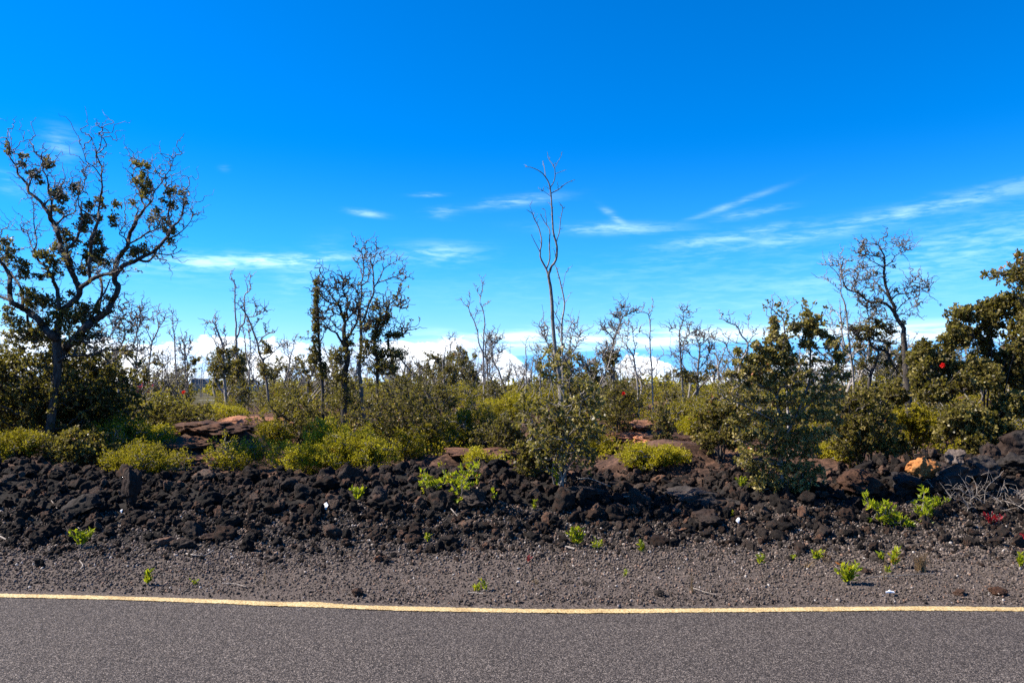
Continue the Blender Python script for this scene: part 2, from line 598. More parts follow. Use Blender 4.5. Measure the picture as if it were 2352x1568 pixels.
def skeleton(seeds, seed_r, targets, rtip=0.004, up=0.35, rng=None, sides=3, bag=None, gnarl=0.10, pw=0.42, rmax=None):
    """grow twigs from seed points to the targets, each joined to the nearest wood placed before it"""
    seeds = np.asarray(seeds, float)
    S = len(seeds)
    T = len(targets)
    if T == 0:
        return np.zeros((0, 3)), np.zeros((0, 3)), np.zeros(0, bool)
    d0 = np.empty(T)
    for i in range(0, T, 500):
        d0[i:i + 500] = np.linalg.norm(targets[i:i + 500, None] - seeds[None], axis=2).min(1)
    targets = targets[np.argsort(d0)]
    P = np.empty((S + T, 3))
    P[:S] = seeds
    par = np.full(S + T, -1)
    for i in range(T):
        t = targets[i]
        q = P[:S + i] - t
        dd = np.sqrt((q * q).sum(1)) + up * np.maximum(q[:, 2], 0) * 2
        par[S + i] = int(np.argmin(dd))
        P[S + i] = t
    cnt = np.ones(S + T)
    for i in range(S + T - 1, S - 1, -1):
        cnt[par[i]] += cnt[i]
    rad = rtip * cnt ** pw
    if rmax:
        rad = np.minimum(rad, rmax)
    rad[:S] = np.asarray(seed_r)
    ids = np.arange(S, S + T)
    a, c = P[par[ids]], P[ids]
    ra = np.minimum(rad[par[ids]], rad[ids] * 1.25)
    rc = rad[ids]
    haskid = np.zeros(S + T, bool)
    haskid[par[ids]] = True
    tip = ~haskid[ids]
    rc = np.where(tip, rc * 0.55, rc)
    L = np.linalg.norm(c - a, axis=1, keepdims=True)
    m1 = a + (c - a) * 0.35 + rng.normal(size=a.shape) * L * gnarl
    m2 = a + (c - a) * 0.70 + rng.normal(size=a.shape) * L * gnarl
    PP = np.stack([a, m1, m2, c], 1)
    RR = np.stack([ra, ra * 0.65 + rc * 0.35, ra * 0.3 + rc * 0.7, rc], 1)
    if bag is not None:
        bag.add(*tubes(PP, RR, sides))
    return c, unit(c - a), tip


def leaves(bag, pos, axis, n, L, Wd, rng, spread=0.9, stem=0.03, vmin=0.0, vmax=1.0, tipbias=0.0):
    """rosettes of n small leaves at each pos"""
    if len(pos) == 0:
        return
    N = len(pos)
    ax = unit(axis + np.array([0, 0, 0.35]))
    d = rng.normal(size=(N, n, 3))
    d = unit(unit(d) * spread + ax[:, None] * 0.75)
    b0 = pos[:, None] + ax[:, None] * (rng.random((N, n, 1)) - 0.6) * stem * 2 + rng.normal(size=(N, n, 3)) * stem * 0.35
    Ls = L * (0.6 + 0.7 * rng.random((N, n, 1)))
    side = unit(np.cross(d, unit(rng.normal(size=(N, n, 3)))))
    nor = np.cross(side, d)
    w = Wd * (0.7 + 0.6 * rng.random((N, n, 1))) * 0.5
    p0 = b0
    p1 = b0 + d * Ls * 0.55 + side * w + nor * w * 0.25
    p2 = b0 + d * Ls
    p3 = b0 + d * Ls * 0.55 - side * w + nor * w * 0.25
    V = np.stack([p0, p1, p2, p3], 2).reshape(-1, 3)
    f = np.arange(N * n * 4).reshape(-1, 4)
    cl = rng.random((N, 1)) * 0.62 + rng.random((N, n)) * 0.38
    cl = vmin + (vmax - vmin) * cl
    bag.add(V, f, np.repeat(cl.ravel(), 4))


# ------------------------------------------------------------------ terrain
CREST_D = [(-200, 1062), (0, 1058), (120, 1052), (260, 1072), (420, 1092), (600, 1090), (700, 1078), (800, 1064), (900, 1070), (1000, 1056), (1150, 1050), (1250, 1066), (1400, 1096), (1600, 1098), (1700, 1062), (1800, 1070), (1900, 1076), (2000, 1060), (2080, 1044), (2140, 1026), (2260, 1030), (2352, 1032), (2700, 1030)]
CREST_Y = 10.0
cx_ = np.array([(d[0] * DS - 512) / F * CREST_Y for d in CREST_D])
cz_ = np.array([D(d[0], d[1], CREST_Y)[2] for d in CREST_D])


def height(x, y):
    x = np.asarray(x, float)
    y = np.asarray(y, float)
    crest = np.interp(x, cx_, cz_) - 0.15 + 0.05 * fbm(x * 1.3, x * 0 + 4, o=2)
    base_y = 8.35 + 0.18 * np.sin(x * 0.9 + 0.4) - 0.12 * sstep(0, 4, x)
    rise = sstep(base_y - 0.55, CREST_Y - 0.10, y)
    fall = sstep(CREST_Y + 0.1, CREST_Y + 1.3, y)
    back = 0.36 + 0.10 * sstep(11.5, 14, y) + 0.34 * sstep(14, 18.5, y) + 0.05 * sstep(18, 26, y) - 0.45 * sstep(45, 95, y) - 1.0 * sstep(120, 600, y)
    h = crest * rise * (1 - fall) + back * fall
    h = h + 0.03 * sstep(6.4, 8.2, y) * (1 - rise)
    am = sstep(6.2, 7.6, y)
    h = h + am * 0.012 * fbm(x * 5, y * 5, o=3) + 0.05 * rise * (1 - fall) * fbm(x * 2.3, y * 2.3, o=4)
    # ropy pahoehoe mounds behind the berm
    far = fall * (1 - sstep(22, 30, y))
    lump = np.maximum(0, fbm(x * 0.42 + 3, y * 0.6, o=3)) ** 1.2 * 0.30
    wx = x + 0.8 * fbm(x * 0.7, y * 0.7, o=2)
    wy = y + 0.8 * fbm(x * 0.7 + 9, y * 0.7, o=2)
    rope = (1 - np.abs(vnoise(wx * 1.2, wy * 4.2))) ** 3 * 0.075 + fbm(wx * 5, wy * 9, o=3) * 0.030
    crack = -0.14 * (1 - np.minimum(1, np.abs(vnoise(wx * 1.0 + 5, wy * 1.6)) / 0.09))
    h = h + far * (lump + rope + crack)
    for (mx, my, sx_, sy_, mh) in MOUNDS:
        g = np.exp(-(((x - mx) / sx_) ** 2 + ((y - my) / sy_) ** 2) ** 1.6)
        h = h + g * mh
    h = h + sstep(30, 60, y) * 0.25 * fbm(x * 0.03, y * 0.03, o=3)
    return h


def _m(dx, Y):
    return (dx * DS - 512) / F * Y


MOUNDS = [(_m(500, 13.6), 13.6, 0.95, 0.7, 0.13), (_m(570, 17.0), 17.0, 1.5, 0.8, 0.12), (_m(400, 16.4), 16.4, 0.7, 0.5, 0.16),
          (_m(1480, 14.8), 14.8, 0.7, 0.6, 0.10), (_m(1560, 13.6), 13.6, 0.9, 0.6, 0.08), (_m(1160, 12.6), 12.6, 1.5, 0.6, 0.10), (_m(1760, 15.0), 15.0, 0.9, 0.6, 0.10)]


def build_ground():
    # near sheet: fine cells where the shoulder, berm and first mounds are
    ys = np.concatenate([np.linspace(5.2, 8.2, 70)[:-1], np.linspace(8.2, 11.5, 90)[:-1], np.linspace(11.5, 20, 150)[:-1], 20 * np.power(45 / 20, np.linspace(0, 1, 80))])
    us = np.linspace(-1, 1, 520)
    us = np.sign(us) * (0.55 * np.abs(us) + 0.45 * np.abs(us) ** 3)
    YY, UU = np.meshgrid(ys, us, indexing='ij')
    XX = UU * (YY * 1.05 + 9)
    ZZ = height(XX, YY)
    ZZ = ZZ - 0.02 * (1 - sstep(5.2, 6.6, YY))
    n, m = XX.shape
    V = np.stack([XX, YY, ZZ], -1).reshape(-1, 3)
    i = np.arange(n - 1)[:, None] * m + np.arange(m - 1)[None]
    Fq = np.stack([i, i + 1, i + m + 1, i + m], -1).reshape(-1, 4)
    bag = Bag()
    bag.add(V, Fq)
    # far sheet out to the horizon, starting under the last row of the near one
    ys = 45 * np.power(30000 / 45, np.linspace(0, 1, 60))
    us = np.linspace(-1, 1, 121)
    YY, UU = np.meshgrid(ys, us, indexing='ij')
    XX = UU * (YY * 1.05 + 9) * (1 + sstep(45, 400, YY) * 1.5)
    ZZ = height(XX, YY) * (YY < 2000) + (YY >= 2000) * (-1.1)
    n, m = XX.shape
    V = np.stack([XX, YY, ZZ], -1).reshape(-1, 3)
    i = np.arange(n - 1)[:, None] * m + np.arange(m - 1)[None]
    bag.add(V, np.stack([i, i + 1, i + m + 1, i + m], -1).reshape(-1, 4))
    g = link('lava_ground', bag.mesh('lava_ground', MAT['ground'], True), kind='structure')
    # land beside and behind the viewer, so the ground has no edge
    V = np.array([(-30000, -30000, -0.6), (30000, -30000, -0.6), (30000, -9, -0.6), (-30000, -9, -0.6),
                  (-30000, -9, -0.6), (-9.0, -9, -0.6), (-12, 5.2, -0.05), (-56.0, 45, 0.2), (-30000, 200, -0.6),
                  (30000, -9, -0.6), (9.0, -9, -0.6), (12, 5.2, -0.05), (56.0, 45, 0.2), (30000, 200, -0.6)], float)
    me = bpy.data.meshes.new('land_behind')
    me.from_pydata(V.tolist(), [], [(0, 1, 2, 3), (4, 5, 6, 7, 8), (10, 9, 13, 12, 11)])
    me.materials.append(MAT['ground'])
    link('land_behind', me, kind='structure')


build_ground()

LINE_D = [(-900, 1352), (-400, 1362), (0, 1368.5), (180, 1372), (350, 1377), (520, 1383), (640, 1389), (700, 1390.5), (760, 1392), (850, 1397), (1050, 1401.5), (1200, 1404), (1300, 1405), (1500, 1404), (1700, 1402.5), (1900, 1400), (2050, 1398.5), (2200, 1399), (2352, 1400.5), (2700, 1403), (3300, 1410)]


def ground_at(dx, dy, z=0.0):
    d = ray_dir(dx * DS, dy * DS)
    t = (CAMZ - z) / -d[2]
    return d[0] * t, d[1] * t


def build_road():
    L = np.array([ground_at(*p) for p in LINE_D])
    xs = np.arange(-11.5, 11.5, 0.012)
    yc = np.interp(xs, L[:, 0], L[:, 1])
    k = np.ones(41) / 41
    yc = np.convolve(np.pad(yc, 20, mode='edge'), k, 'valid')
    # asphalt: a sheet that ends a hand's width beyond the painted line
    xr = np.concatenate([[-120, -60, -30, -16], np.arange(-12, 12.01, 0.06), [16, 30, 60, 120]])
    ye = np.interp(xr, L[:, 0], L[:, 1]) + 0.20 + 0.05 * fbm(xr * 3, xr * 0 + 2, o=4)
    rows = [np.full_like(xr, -9.0), np.full_like(xr, 3.0), ye - 0.25, ye]
    V = np.concatenate([np.stack([xr, r, np.full_like(xr, 0.006 if i < 3 else -0.012)], -1) for i, r in enumerate(rows)])
    m = len(xr)
    i = np.arange(len(rows) - 1)[:, None] * m + np.arange(m - 1)[None]
    me = mesh_np('road', V, np.stack([i, i + 1, i + m + 1, i + m], -1).reshape(-1, 4), MAT['asphalt'])
    link('road', me, kind='structure')
    rng = np.random.default_rng(4)
    w = 0.052 + 0.004 * fbm(xs * 1.5, xs * 0 + 5, o=2)
    e1 = rng.normal(size=len(xs)) * 0.0035 + 0.004 * fbm(xs * 30, xs * 0, o=2)
    e2 = rng.normal(size=len(xs)) * 0.0035 + 0.004 * fbm(xs * 30, xs * 0 + 8, o=2)
    lump = np.exp(-((xs - ground_at(715, 1388)[0]) / 0.16) ** 2) * 0.035
    V = np.concatenate([np.stack([xs, yc - w + e1, np.full_like(xs, 0.010)], -1), np.stack([xs, yc, np.full_like(xs, 0.0135)], -1), np.stack([xs, yc + w + e2 + lump, np.full_like(xs, 0.010)], -1)])
    m = len(xs)
    i = np.arange(2)[:, None] * m + np.arange(m - 1)[None]
    me = mesh_np('road_line', V, np.stack([i, i + 1, i + m + 1, i + m], -1).reshape(-1, 4), MAT['paint'])
    tag(link('road_line', me), kind='structure')
    return L


LINE = build_road()

# ------------------------------------------------------------------ rocks


def ico(sub):
    t = (1 + 5 ** 0.5) / 2
    v = [(-1, t, 0), (1, t, 0), (-1, -t, 0), (1, -t, 0), (0, -1, t), (0, 1, t), (0, -1, -t), (0, 1, -t), (t, 0, -1), (t, 0, 1), (-t, 0, -1), (-t, 0, 1)]
    f = [(0, 11, 5), (0, 5, 1), (0, 1, 7), (0, 7, 10), (0, 10, 11), (1, 5, 9), (5, 11, 4), (11, 10, 2), (10, 7, 6), (7, 1, 8), (3, 9, 4), (3, 4, 2), (3, 2, 6), (3, 6, 8), (3, 8, 9), (4, 9, 5), (2, 4, 11), (6, 2, 10), (8, 6, 7), (9, 8, 1)]
    v = [tuple(unit(np.array(a))) for a in v]
    for _ in range(sub):
        mid, g = {}, []

        def mp(a, b):
            k = (min(a, b), max(a, b))
            if k not in mid:
                mid[k] = len(v)
                v.append(tuple(unit((np.array(v[a]) + np.array(v[b])) / 2)))
            return mid[k]
        for a, b, c in f:
            x, y, z = mp(a, b), mp(b, c), mp(c, a)
            g += [(a, x, z), (b, y, x), (c, z, y), (x, y, z)]
        f = g
    return np.array(v), np.array(f)


ICO = {s: ico(s) for s in range(5)}


def rock_shape(sub, seed, rough=1.0, cuts=7):
    rng = np.random.default_rng(seed)
    v, f = ICO[sub]
    v = v.copy()
    for _ in range(cuts):                                  # broken faces
        n = unit(rng.normal(size=3))
        d = 0.42 + 0.4 * rng.random()
        e = v @ n - d
        v = v - np.outer(np.maximum(e, 0), n) * 0.96
    s = seed * 7.13
    n1 = fbm(v[:, 0] * 1.7 + s, v[:, 1] * 1.7, v[:, 2] * 1.7, o=2)
    n2 = fbm(v[:, 0] * 5.2 + s, v[:, 1] * 5.2, v[:, 2] * 5.2, o=2)
    n3 = fbm(v[:, 0] * 11 + s, v[:, 1] * 11, v[:, 2] * 11, o=2) if sub > 2 else 0.0
    v = v * (1 + 0.22 * rough * n1 + 0.09 * rough * n2 + 0.05 * rough * n3)[:, None]
    v = v * (0.75 + 0.5 * rng.random(3)) * np.array([1.1, 1.0, 0.82])
    return v, f


def rotmats(n, rng, tilt=None):
    q = unit(rng.normal(size=(n, 4)))
    w, x, y, z = q.T
    return np.stack([np.stack([1 - 2 * (y * y + z * z), 2 * (x * y - z * w), 2 * (x * z + y * w)], -1),
                     np.stack([2 * (x * y + z * w), 1 - 2 * (x * x + z * z), 2 * (y * z - x * w)], -1),
                     np.stack([2 * (x * z - y * w), 2 * (y * z + x * w), 1 - 2 * (x * x + y * y)], -1)], 1)


def forms(name, sub, nshape, seed0, mat, cuts=7, rough=1.0):
    """a small stock of stone shapes for the instanced rubble"""
    c = bpy.data.collections.new(name)
    for i in range(nshape):
        v, f = rock_shape(sub, seed0 + i, rough, cuts)
        me = mesh_np(name, v, f, mat, np.full(len(v), (i + 0.5) / nshape))
        c.objects.link(bpy.data.objects.new(name, me))
    return c


def scatter(name, pos, size, coll, rng, parent=None, loc=(0, 0, 0)):
    """stones too many and too small to be things of their own: one object"""
    me = bpy.data.meshes.new(name)
    n = len(pos)
    me.vertices.add(n)
    me.vertices.foreach_set('co', np.ascontiguousarray(pos, np.float32).ravel())
    me.attributes.new('size', 'FLOAT_VECTOR', 'POINT').data.foreach_set('vector', np.ascontiguousarray(size[:, None] * rng.uniform(0.8, 1.25, (n, 3)), np.float32).ravel())
    me.attributes.new('turn', 'FLOAT_VECTOR', 'POINT').data.foreach_set('vector', np.ascontiguousarray(rng.uniform(0, 6.28, (n, 3)), np.float32).ravel())
    me.attributes.new('form', 'INT', 'POINT').data.foreach_set('value', rng.integers(0, len(coll.objects), n).astype(np.int32))
    o = link(name, me, parent, loc, kind='stuff')
    ng = bpy.data.node_groups.new(name, 'GeometryNodeTree')
    ng.interface.new_socket('Geometry', in_out='INPUT', socket_type='NodeSocketGeometry')
    ng.interface.new_socket('Geometry', in_out='OUTPUT', socket_type='NodeSocketGeometry')
    N, K = ng.nodes.new, ng.links.new
    gi, go = N('NodeGroupInput'), N('NodeGroupOutput')
    ci = N('GeometryNodeCollectionInfo')
    ci.inputs['Collection'].default_value = coll
    ci.inputs['Separate Children'].default_value = True
    ci.inputs['Reset Children'].default_value = True
    ip = N('GeometryNodeInstanceOnPoints')
    ip.inputs['Pick Instance'].default_value = True
    at = {}
    for nm, ty in (('size', 'FLOAT_VECTOR'), ('turn', 'FLOAT_VECTOR'), ('form', 'INT')):
        q = N('GeometryNodeInputNamedAttribute')
        q.data_type = ty
        q.inputs['Name'].default_value = nm
        at[nm] = q.outputs['Attribute']
    K(gi.outputs[0], ip.inputs['Points'])
    K(ci.outputs[0], ip.inputs['Instance'])
    K(at['form'], ip.inputs['Instance Index'])
    K(at['turn'], ip.inputs['Rotation'])
    K(at['size'], ip.inputs['Scale'])
    K(ip.outputs[0], go.inputs[0])
    md = o.modifiers.new('scatter', 'NODES')
    md.node_group = ng
    return o


def density(x, y):
    """how thickly rubble lies: full on the berm face, thinning towards the road"""
    d = sstep(7.1 + 0.25 * np.sin(x * 1.3), 8.6, y + 0.35 * fbm(x * 0.8, y * 0.8, o=2)) * (1 - 0.9 * sstep(CREST_Y + 0.5, CREST_Y + 1.6, y))
    return np.clip(d, 0, 1)


def build_rubble():
    rng = np.random.default_rng(11)
    root = link('rubble_berm', None)
    tag(root, 'long low berm of black lava rubble heaped along the far side of the road', 'rubble berm')
    root.location = (0, CREST_Y - 0.5, 0)
    off = np.array([0, CREST_Y - 0.5, 0])
    # 290 large stones, each a part
    protos = [mesh_np('lava_stone', *rock_shape(3, 100 + i, 1.15), MAT['rock'], np.full(len(ICO[3][0]), i / 14.0), False) for i in range(14)]
    placed = []
    tries = 0
    sizes = np.sort(0.050 + 0.105 * rng.random(290) ** 3.2)[::-1]
    for s in sizes:
        for _ in range(60):
            x = rng.uniform(-7.0, 7.4)
            y = rng.uniform(7.9, CREST_Y + 0.75)
            if x > 4.2 and rng.random() < 0.25:
                y = rng.uniform(9, CREST_Y + 0.8)
            if rng.random() > density(x, y) ** 2:
                continue
            if s > 0.12 and (y < 8.8):
                continue
            if all((x - a) ** 2 + ((y - b_) * 0.8) ** 2 > ((s + c) * 0.72) ** 2 for a, b_, c in placed):
                break
        placed.append((x, y, s))
    for i, (x, y, s) in enumerate(placed):
        o = link('rock', protos[i % 14], root)
        o.location = np.array([x, y, float(height(x, y)) + s * 0.36]) - off
        o.rotation_euler = (rng.uniform(-0.7, 0.7), rng.uniform(-0.7, 0.7), rng.uniform(0, 6.28))
        q = s * np.array([1.0 + 0.3 * rng.random(), 1.0, 0.85 + 0.3 * rng.random()])
        o.scale = q
    # the smaller rubble, too many to part: instanced stones

    def spots(n, y0, y1, pw=1.0):
        x = rng.uniform(-9.5, 9.5, n * 8)
        y = rng.uniform(y0, y1, n * 8)
        keep = rng.random(n * 8) < density(x, y) ** pw
        return x[keep][:n], y[keep][:n]
    x, y = spots(4600, 7.8, CREST_Y + 1.3, 2.0)
    s = (0.027 + 0.045 * rng.random(len(x)) ** 2.2) * (0.75 + 0.25 * sstep(8.0, 9.0, y))
    scatter('small_rubble', np.stack([x, y, height(x, y) + s * rng.uniform(0.4, 1.1, len(x))], -1) - off, s, forms('rubble_form', 3, 10, 300, MAT['rock'], 6, 1.25), rng, root)
    x, y = spots(9500, 7.15, CREST_Y + 1.5)
    s = 0.011 + 0.020 * rng.random(len(x)) ** 1.7
    scatter('fine_rubble', np.stack([x, y, height(x, y) + s * 0.5], -1) - off, s, forms('chip_form', 2, 10, 400, MAT['rock'], 4, 1.2), rng, root)
    return root


build_rubble()


def build_gravel():
    rng = np.random.default_rng(21)
    n = 60000
    x = rng.uniform(-7.5, 7.5, n * 3)
    y = rng.uniform(5.6, 9.0, n * 3)
    edge = np.interp(x, LINE[:, 0], LINE[:, 1]) + 0.14
    keep = (y > edge + np.abs(rng.normal(size=len(x))) * 0.05) & (rng.random(len(x)) < 0.45 + 0.5 * (vnoise(x * 2.2, y * 2.2) * 0.5 + 0.5))
    x, y = x[keep][:n], y[keep][:n]
    s = 0.0050 + 0.008 * rng.random(len(x)) ** 4 + 0.004 * sstep(6.4, 8, y)
    m, b, out = new_mat('gravel_pebble')
    oi = b.n('ShaderNodeObjectInfo')
    c = b.ramp(oi.outputs['Random'], [(0, (0.024, 0.019, 0.016)), (0.55, (0.080, 0.063, 0.053)), (0.88, (0.145, 0.115, 0.098)), (0.965, (0.16, 0.095, 0.065)), (1, (0.36, 0.33, 0.30))])
    principled(b, out, c, 0.85, 0.15)
    scatter('roadside_gravel', np.stack([x, y, np.maximum(height(x, y), -0.02) + s * 0.4], -1), s, forms('pebble_form', 1, 8, 500, m, 3, 1.0), rng)


build_gravel()


def lone_rock(dx, dy, hw, seed, label, mat='rock', squash=(1, 1, 0.85), Y=None, bury=0.25, name='lava_rock', group=None, rot=None, sub=4):
    """dx, dy: where its foot shows; hw: half width in display pixels"""
    if Y is None:
        X, Y = ground_at(dx, dy, 0.02)
    else:
        X = _m(dx, Y)
    s = hw * DS / F * Y / 0.85
    rng = np.random.default_rng(seed)
    v, f = rock_shape(sub, seed, 1.2)
    v = v * np.array(squash)
    if rot is None:
        rot = rng.uniform(0, 6.28)
    c, s_ = math.cos(rot), math.sin(rot)
    v = v @ np.array([[c, -s_, 0], [s_, c, 0], [0, 0, 1]]).T * s
    v[:, 2] -= v[:, 2].min() + bury * s * squash[2]
    o = link(name, mesh_np(name, v, f, MAT[mat], np.full(len(v), rng.random())), None, (X, Y, float(height(X, Y))))
    tag(o, label, 'rock', group)
    return o


# ------------------------------------------------------------------ tree builders


def crop(x0, y0, f):
    return lambda x, y: ((x / f + x0) / 4.0, (y / f + y0) / 4.0)


L1 = crop(0, 550, 2.614)
L2 = crop(0, 1100, 2.614)
CG = crop(1150, 950, 2.613)
GG = crop(750, 1050, 2.613)
SG = crop(1700, 500, 1.12)
S2 = crop(1800, 1100, 2.614)
MG = crop(2400, 1150, 2.614)
RG = crop(3100, 900, 2.614)
RC = crop(3400, 950, 1.743)
CF = {id(L1): 2.614, id(L2): 2.614, id(CG): 2.613, id(GG): 2.613, id(SG): 1.12, id(S2): 2.614, id(MG): 2.614, id(RG): 2.614, id(RC): 1.743}


def limb_world(T, pts, Y, rng, depth=0.0):
    """pts (x, y, r) of a traced limb -> (x,y,z,r) in the world, wandering in depth"""
    f = CF[id(T)]
    out = []
    dy = 0.0
    n = len(pts)
    drift = rng.uniform(-1, 1) * depth
    for i, p in enumerate(pts):
        t = i / max(1, n - 1)
        px, py = T(p[0], p[1])
        YY = Y + drift * t + rng.normal() * depth * 0.10 * (i > 0)
        w = W(px, py, YY)
        r = p[2] / f / 4.0 / F * Y
        out.append((*w, r))
    return out


def twig_targets(seeds, tang, k, reach, rng, upbias, wild=0.75):
    """each twig leaves its limb forward and upward and bends a little: three points along it"""
    n = len(k)
    d = unit(unit(rng.normal(size=(n, 3))) * wild + tang[k] * 0.55 + np.array([0, 0, upbias]))
    p = seeds[k].copy()
    out = []
    for i in range(3):
        p = p + d * (reach / 3 + 0.006)[:, None]
        out.append(p.copy())
        d = unit(d + rng.normal(size=(n, 3)) * 0.34 + np.array([0, 0, 0.12]))
    return np.concatenate(out)


def traced_tree(name, label, cat, T, Y, limbs, seed, woodmat='greybark', twigs=400, twig_reach=0.25, rtip=0.0035, twig_from=0.25,
                leafmat=None, leaf_n=9, leaf_L=0.03, leaf_frac=0.6, leaf_zone=None, depth=0.6, base=True, group=None, leaf_spots=None,
                upbias=0.5, clumps=None, vmax=1.0, twigmat=None, bushes=None):
    rng = np.random.default_rng(seed)
    wood = Bag()
    seeds, sr, wts, tan = [], [], [], []
    sides = 7
    first = True
    root = None
    ends = {}
    for li, limb in enumerate(limbs):
        if callable(limb[0]):
            TT, pts = limb[0], limb[1:]
        else:
            TT, pts = T, limb
        w = np.array(limb_world(TT, pts, Y, rng, 0.0 if first else depth))
        if not first:
            # start exactly on the nearest wood already there
            A = np.array(seeds)
            px = np.abs(A[:, 0] - w[0, 0]) + np.abs(A[:, 2] - w[0, 2])
            j = int(np.argmin(px))
            shift = A[j] - w[0, :3]
            fade = np.linspace(1, 0, len(w)) ** 1.5
            w[:, 1] += shift[1]
            w[:, :3] += fade[:, None] * np.array([shift[0], 0, shift[2]])
        if first and base:
            x, y = w[0, 0], w[0, 1]
            g = float(height(x, y)) - 0.05
            if w[0, 2] > g + 0.02:
                w = np.vstack([[x + rng.normal() * 0.02, y, g, w[0, 3] * 1.35], w])
            else:
                w[0, 2] = g
                w[0, 3] *= 1.2
        s = smooth_line(w, 4, 0.10, rng)
        wood.add(*tubes(s[None, :, :3], s[None, :, 3], sides if s[0, 3] > 0.02 else 5))
        if root is None:
            root = s[0, :3].copy()
        t = np.linspace(0, 1, len(s))
        seeds += list(s[:, :3])
        sr += list(s[:, 3])
        tan += list(unit(np.gradient(s[:, :3], axis=0)))
        rel = (s[:, 3] < 0.6 * s[0, 3] + 0.004) if first else np.ones(len(s), bool)
        wt = np.where((t >= (twig_from if first else 0.15)) & rel, 0.3 + t, 0.0)
        wts += list(wt * np.linalg.norm(np.gradient(s[:, :3], axis=0), axis=1))
        first = False
    seeds = np.array(seeds)
    sr = np.array(sr)
    wts = np.array(wts) + 1e-9
    nt_ = max(12, int(twigs * 0.55))
    k = rng.choice(len(seeds), nt_, p=wts / wts.sum())
    reach = twig_reach * 0.95 * np.clip(np.abs(rng.normal(size=nt_)), 0.12, 1.5) * (0.5 + 0.9 * np.exp(-sr[k] / 0.03))
    tg = twig_targets(seeds, np.array(tan), k, reach, rng, upbias * 0.8)
    if bushes:
        extra = []
        for (TT, bx, by, rx, ry, cnt) in bushes:
            f = CF[id(TT)]
            px, py = TT(bx, by)
            c = W(px, py, Y)
            q = unit(rng.normal(size=(cnt, 3))) * rng.random((cnt, 1)) ** 0.45
            sx = rx / f / 4 / F * Y
            sz = ry / f / 4 / F * Y
            extra.append(c + q * np.array([sx, min(sx, 0.5) * 0.9 + 0.05, sz]))
        extra = np.concatenate(extra)
    tbag = Bag()
    c, ax, tip = skeleton(seeds, sr, tg, rtip * 1.1, 0.25, rng, 3, tbag, 0.14)
    leafp, leafa = [], []
    if leafmat and leaf_zone is not None:
        zz = leaf_zone(c, rng)
        m = tip & zz
        leafp.append(c[m])
        leafa.append(ax[m])
    if bushes:
        c2, ax2, tip2 = skeleton(np.vstack([seeds, c]), np.concatenate([sr, np.full(len(c), rtip)]), extra, rtip, 0.3, rng, 3, tbag, 0.12)
        leafp.append(c2)
        leafa.append(ax2)
    o = link(name, None, None, tuple(root))
    tag(o, label, cat, group)
    off = tuple(-root)
    link('trunk', wood.mesh('trunk', MAT[woodmat], True), o, off)
    link('twigs', tbag.mesh('twigs', MAT[twigmat or woodmat]), o, off, kind='stuff')
    if leafp and sum(len(q) for q in leafp):
        lb = Bag()
        P, A = np.concatenate(leafp), np.concatenate(leafa)
        leaves(lb, P, A, leaf_n, leaf_L, leaf_L * 0.75, rng, 0.9, 0.03, 0.0, vmax)
        link('crown', lb.mesh('crown', MAT[leafmat]), o, off, kind='stuff')
    return o


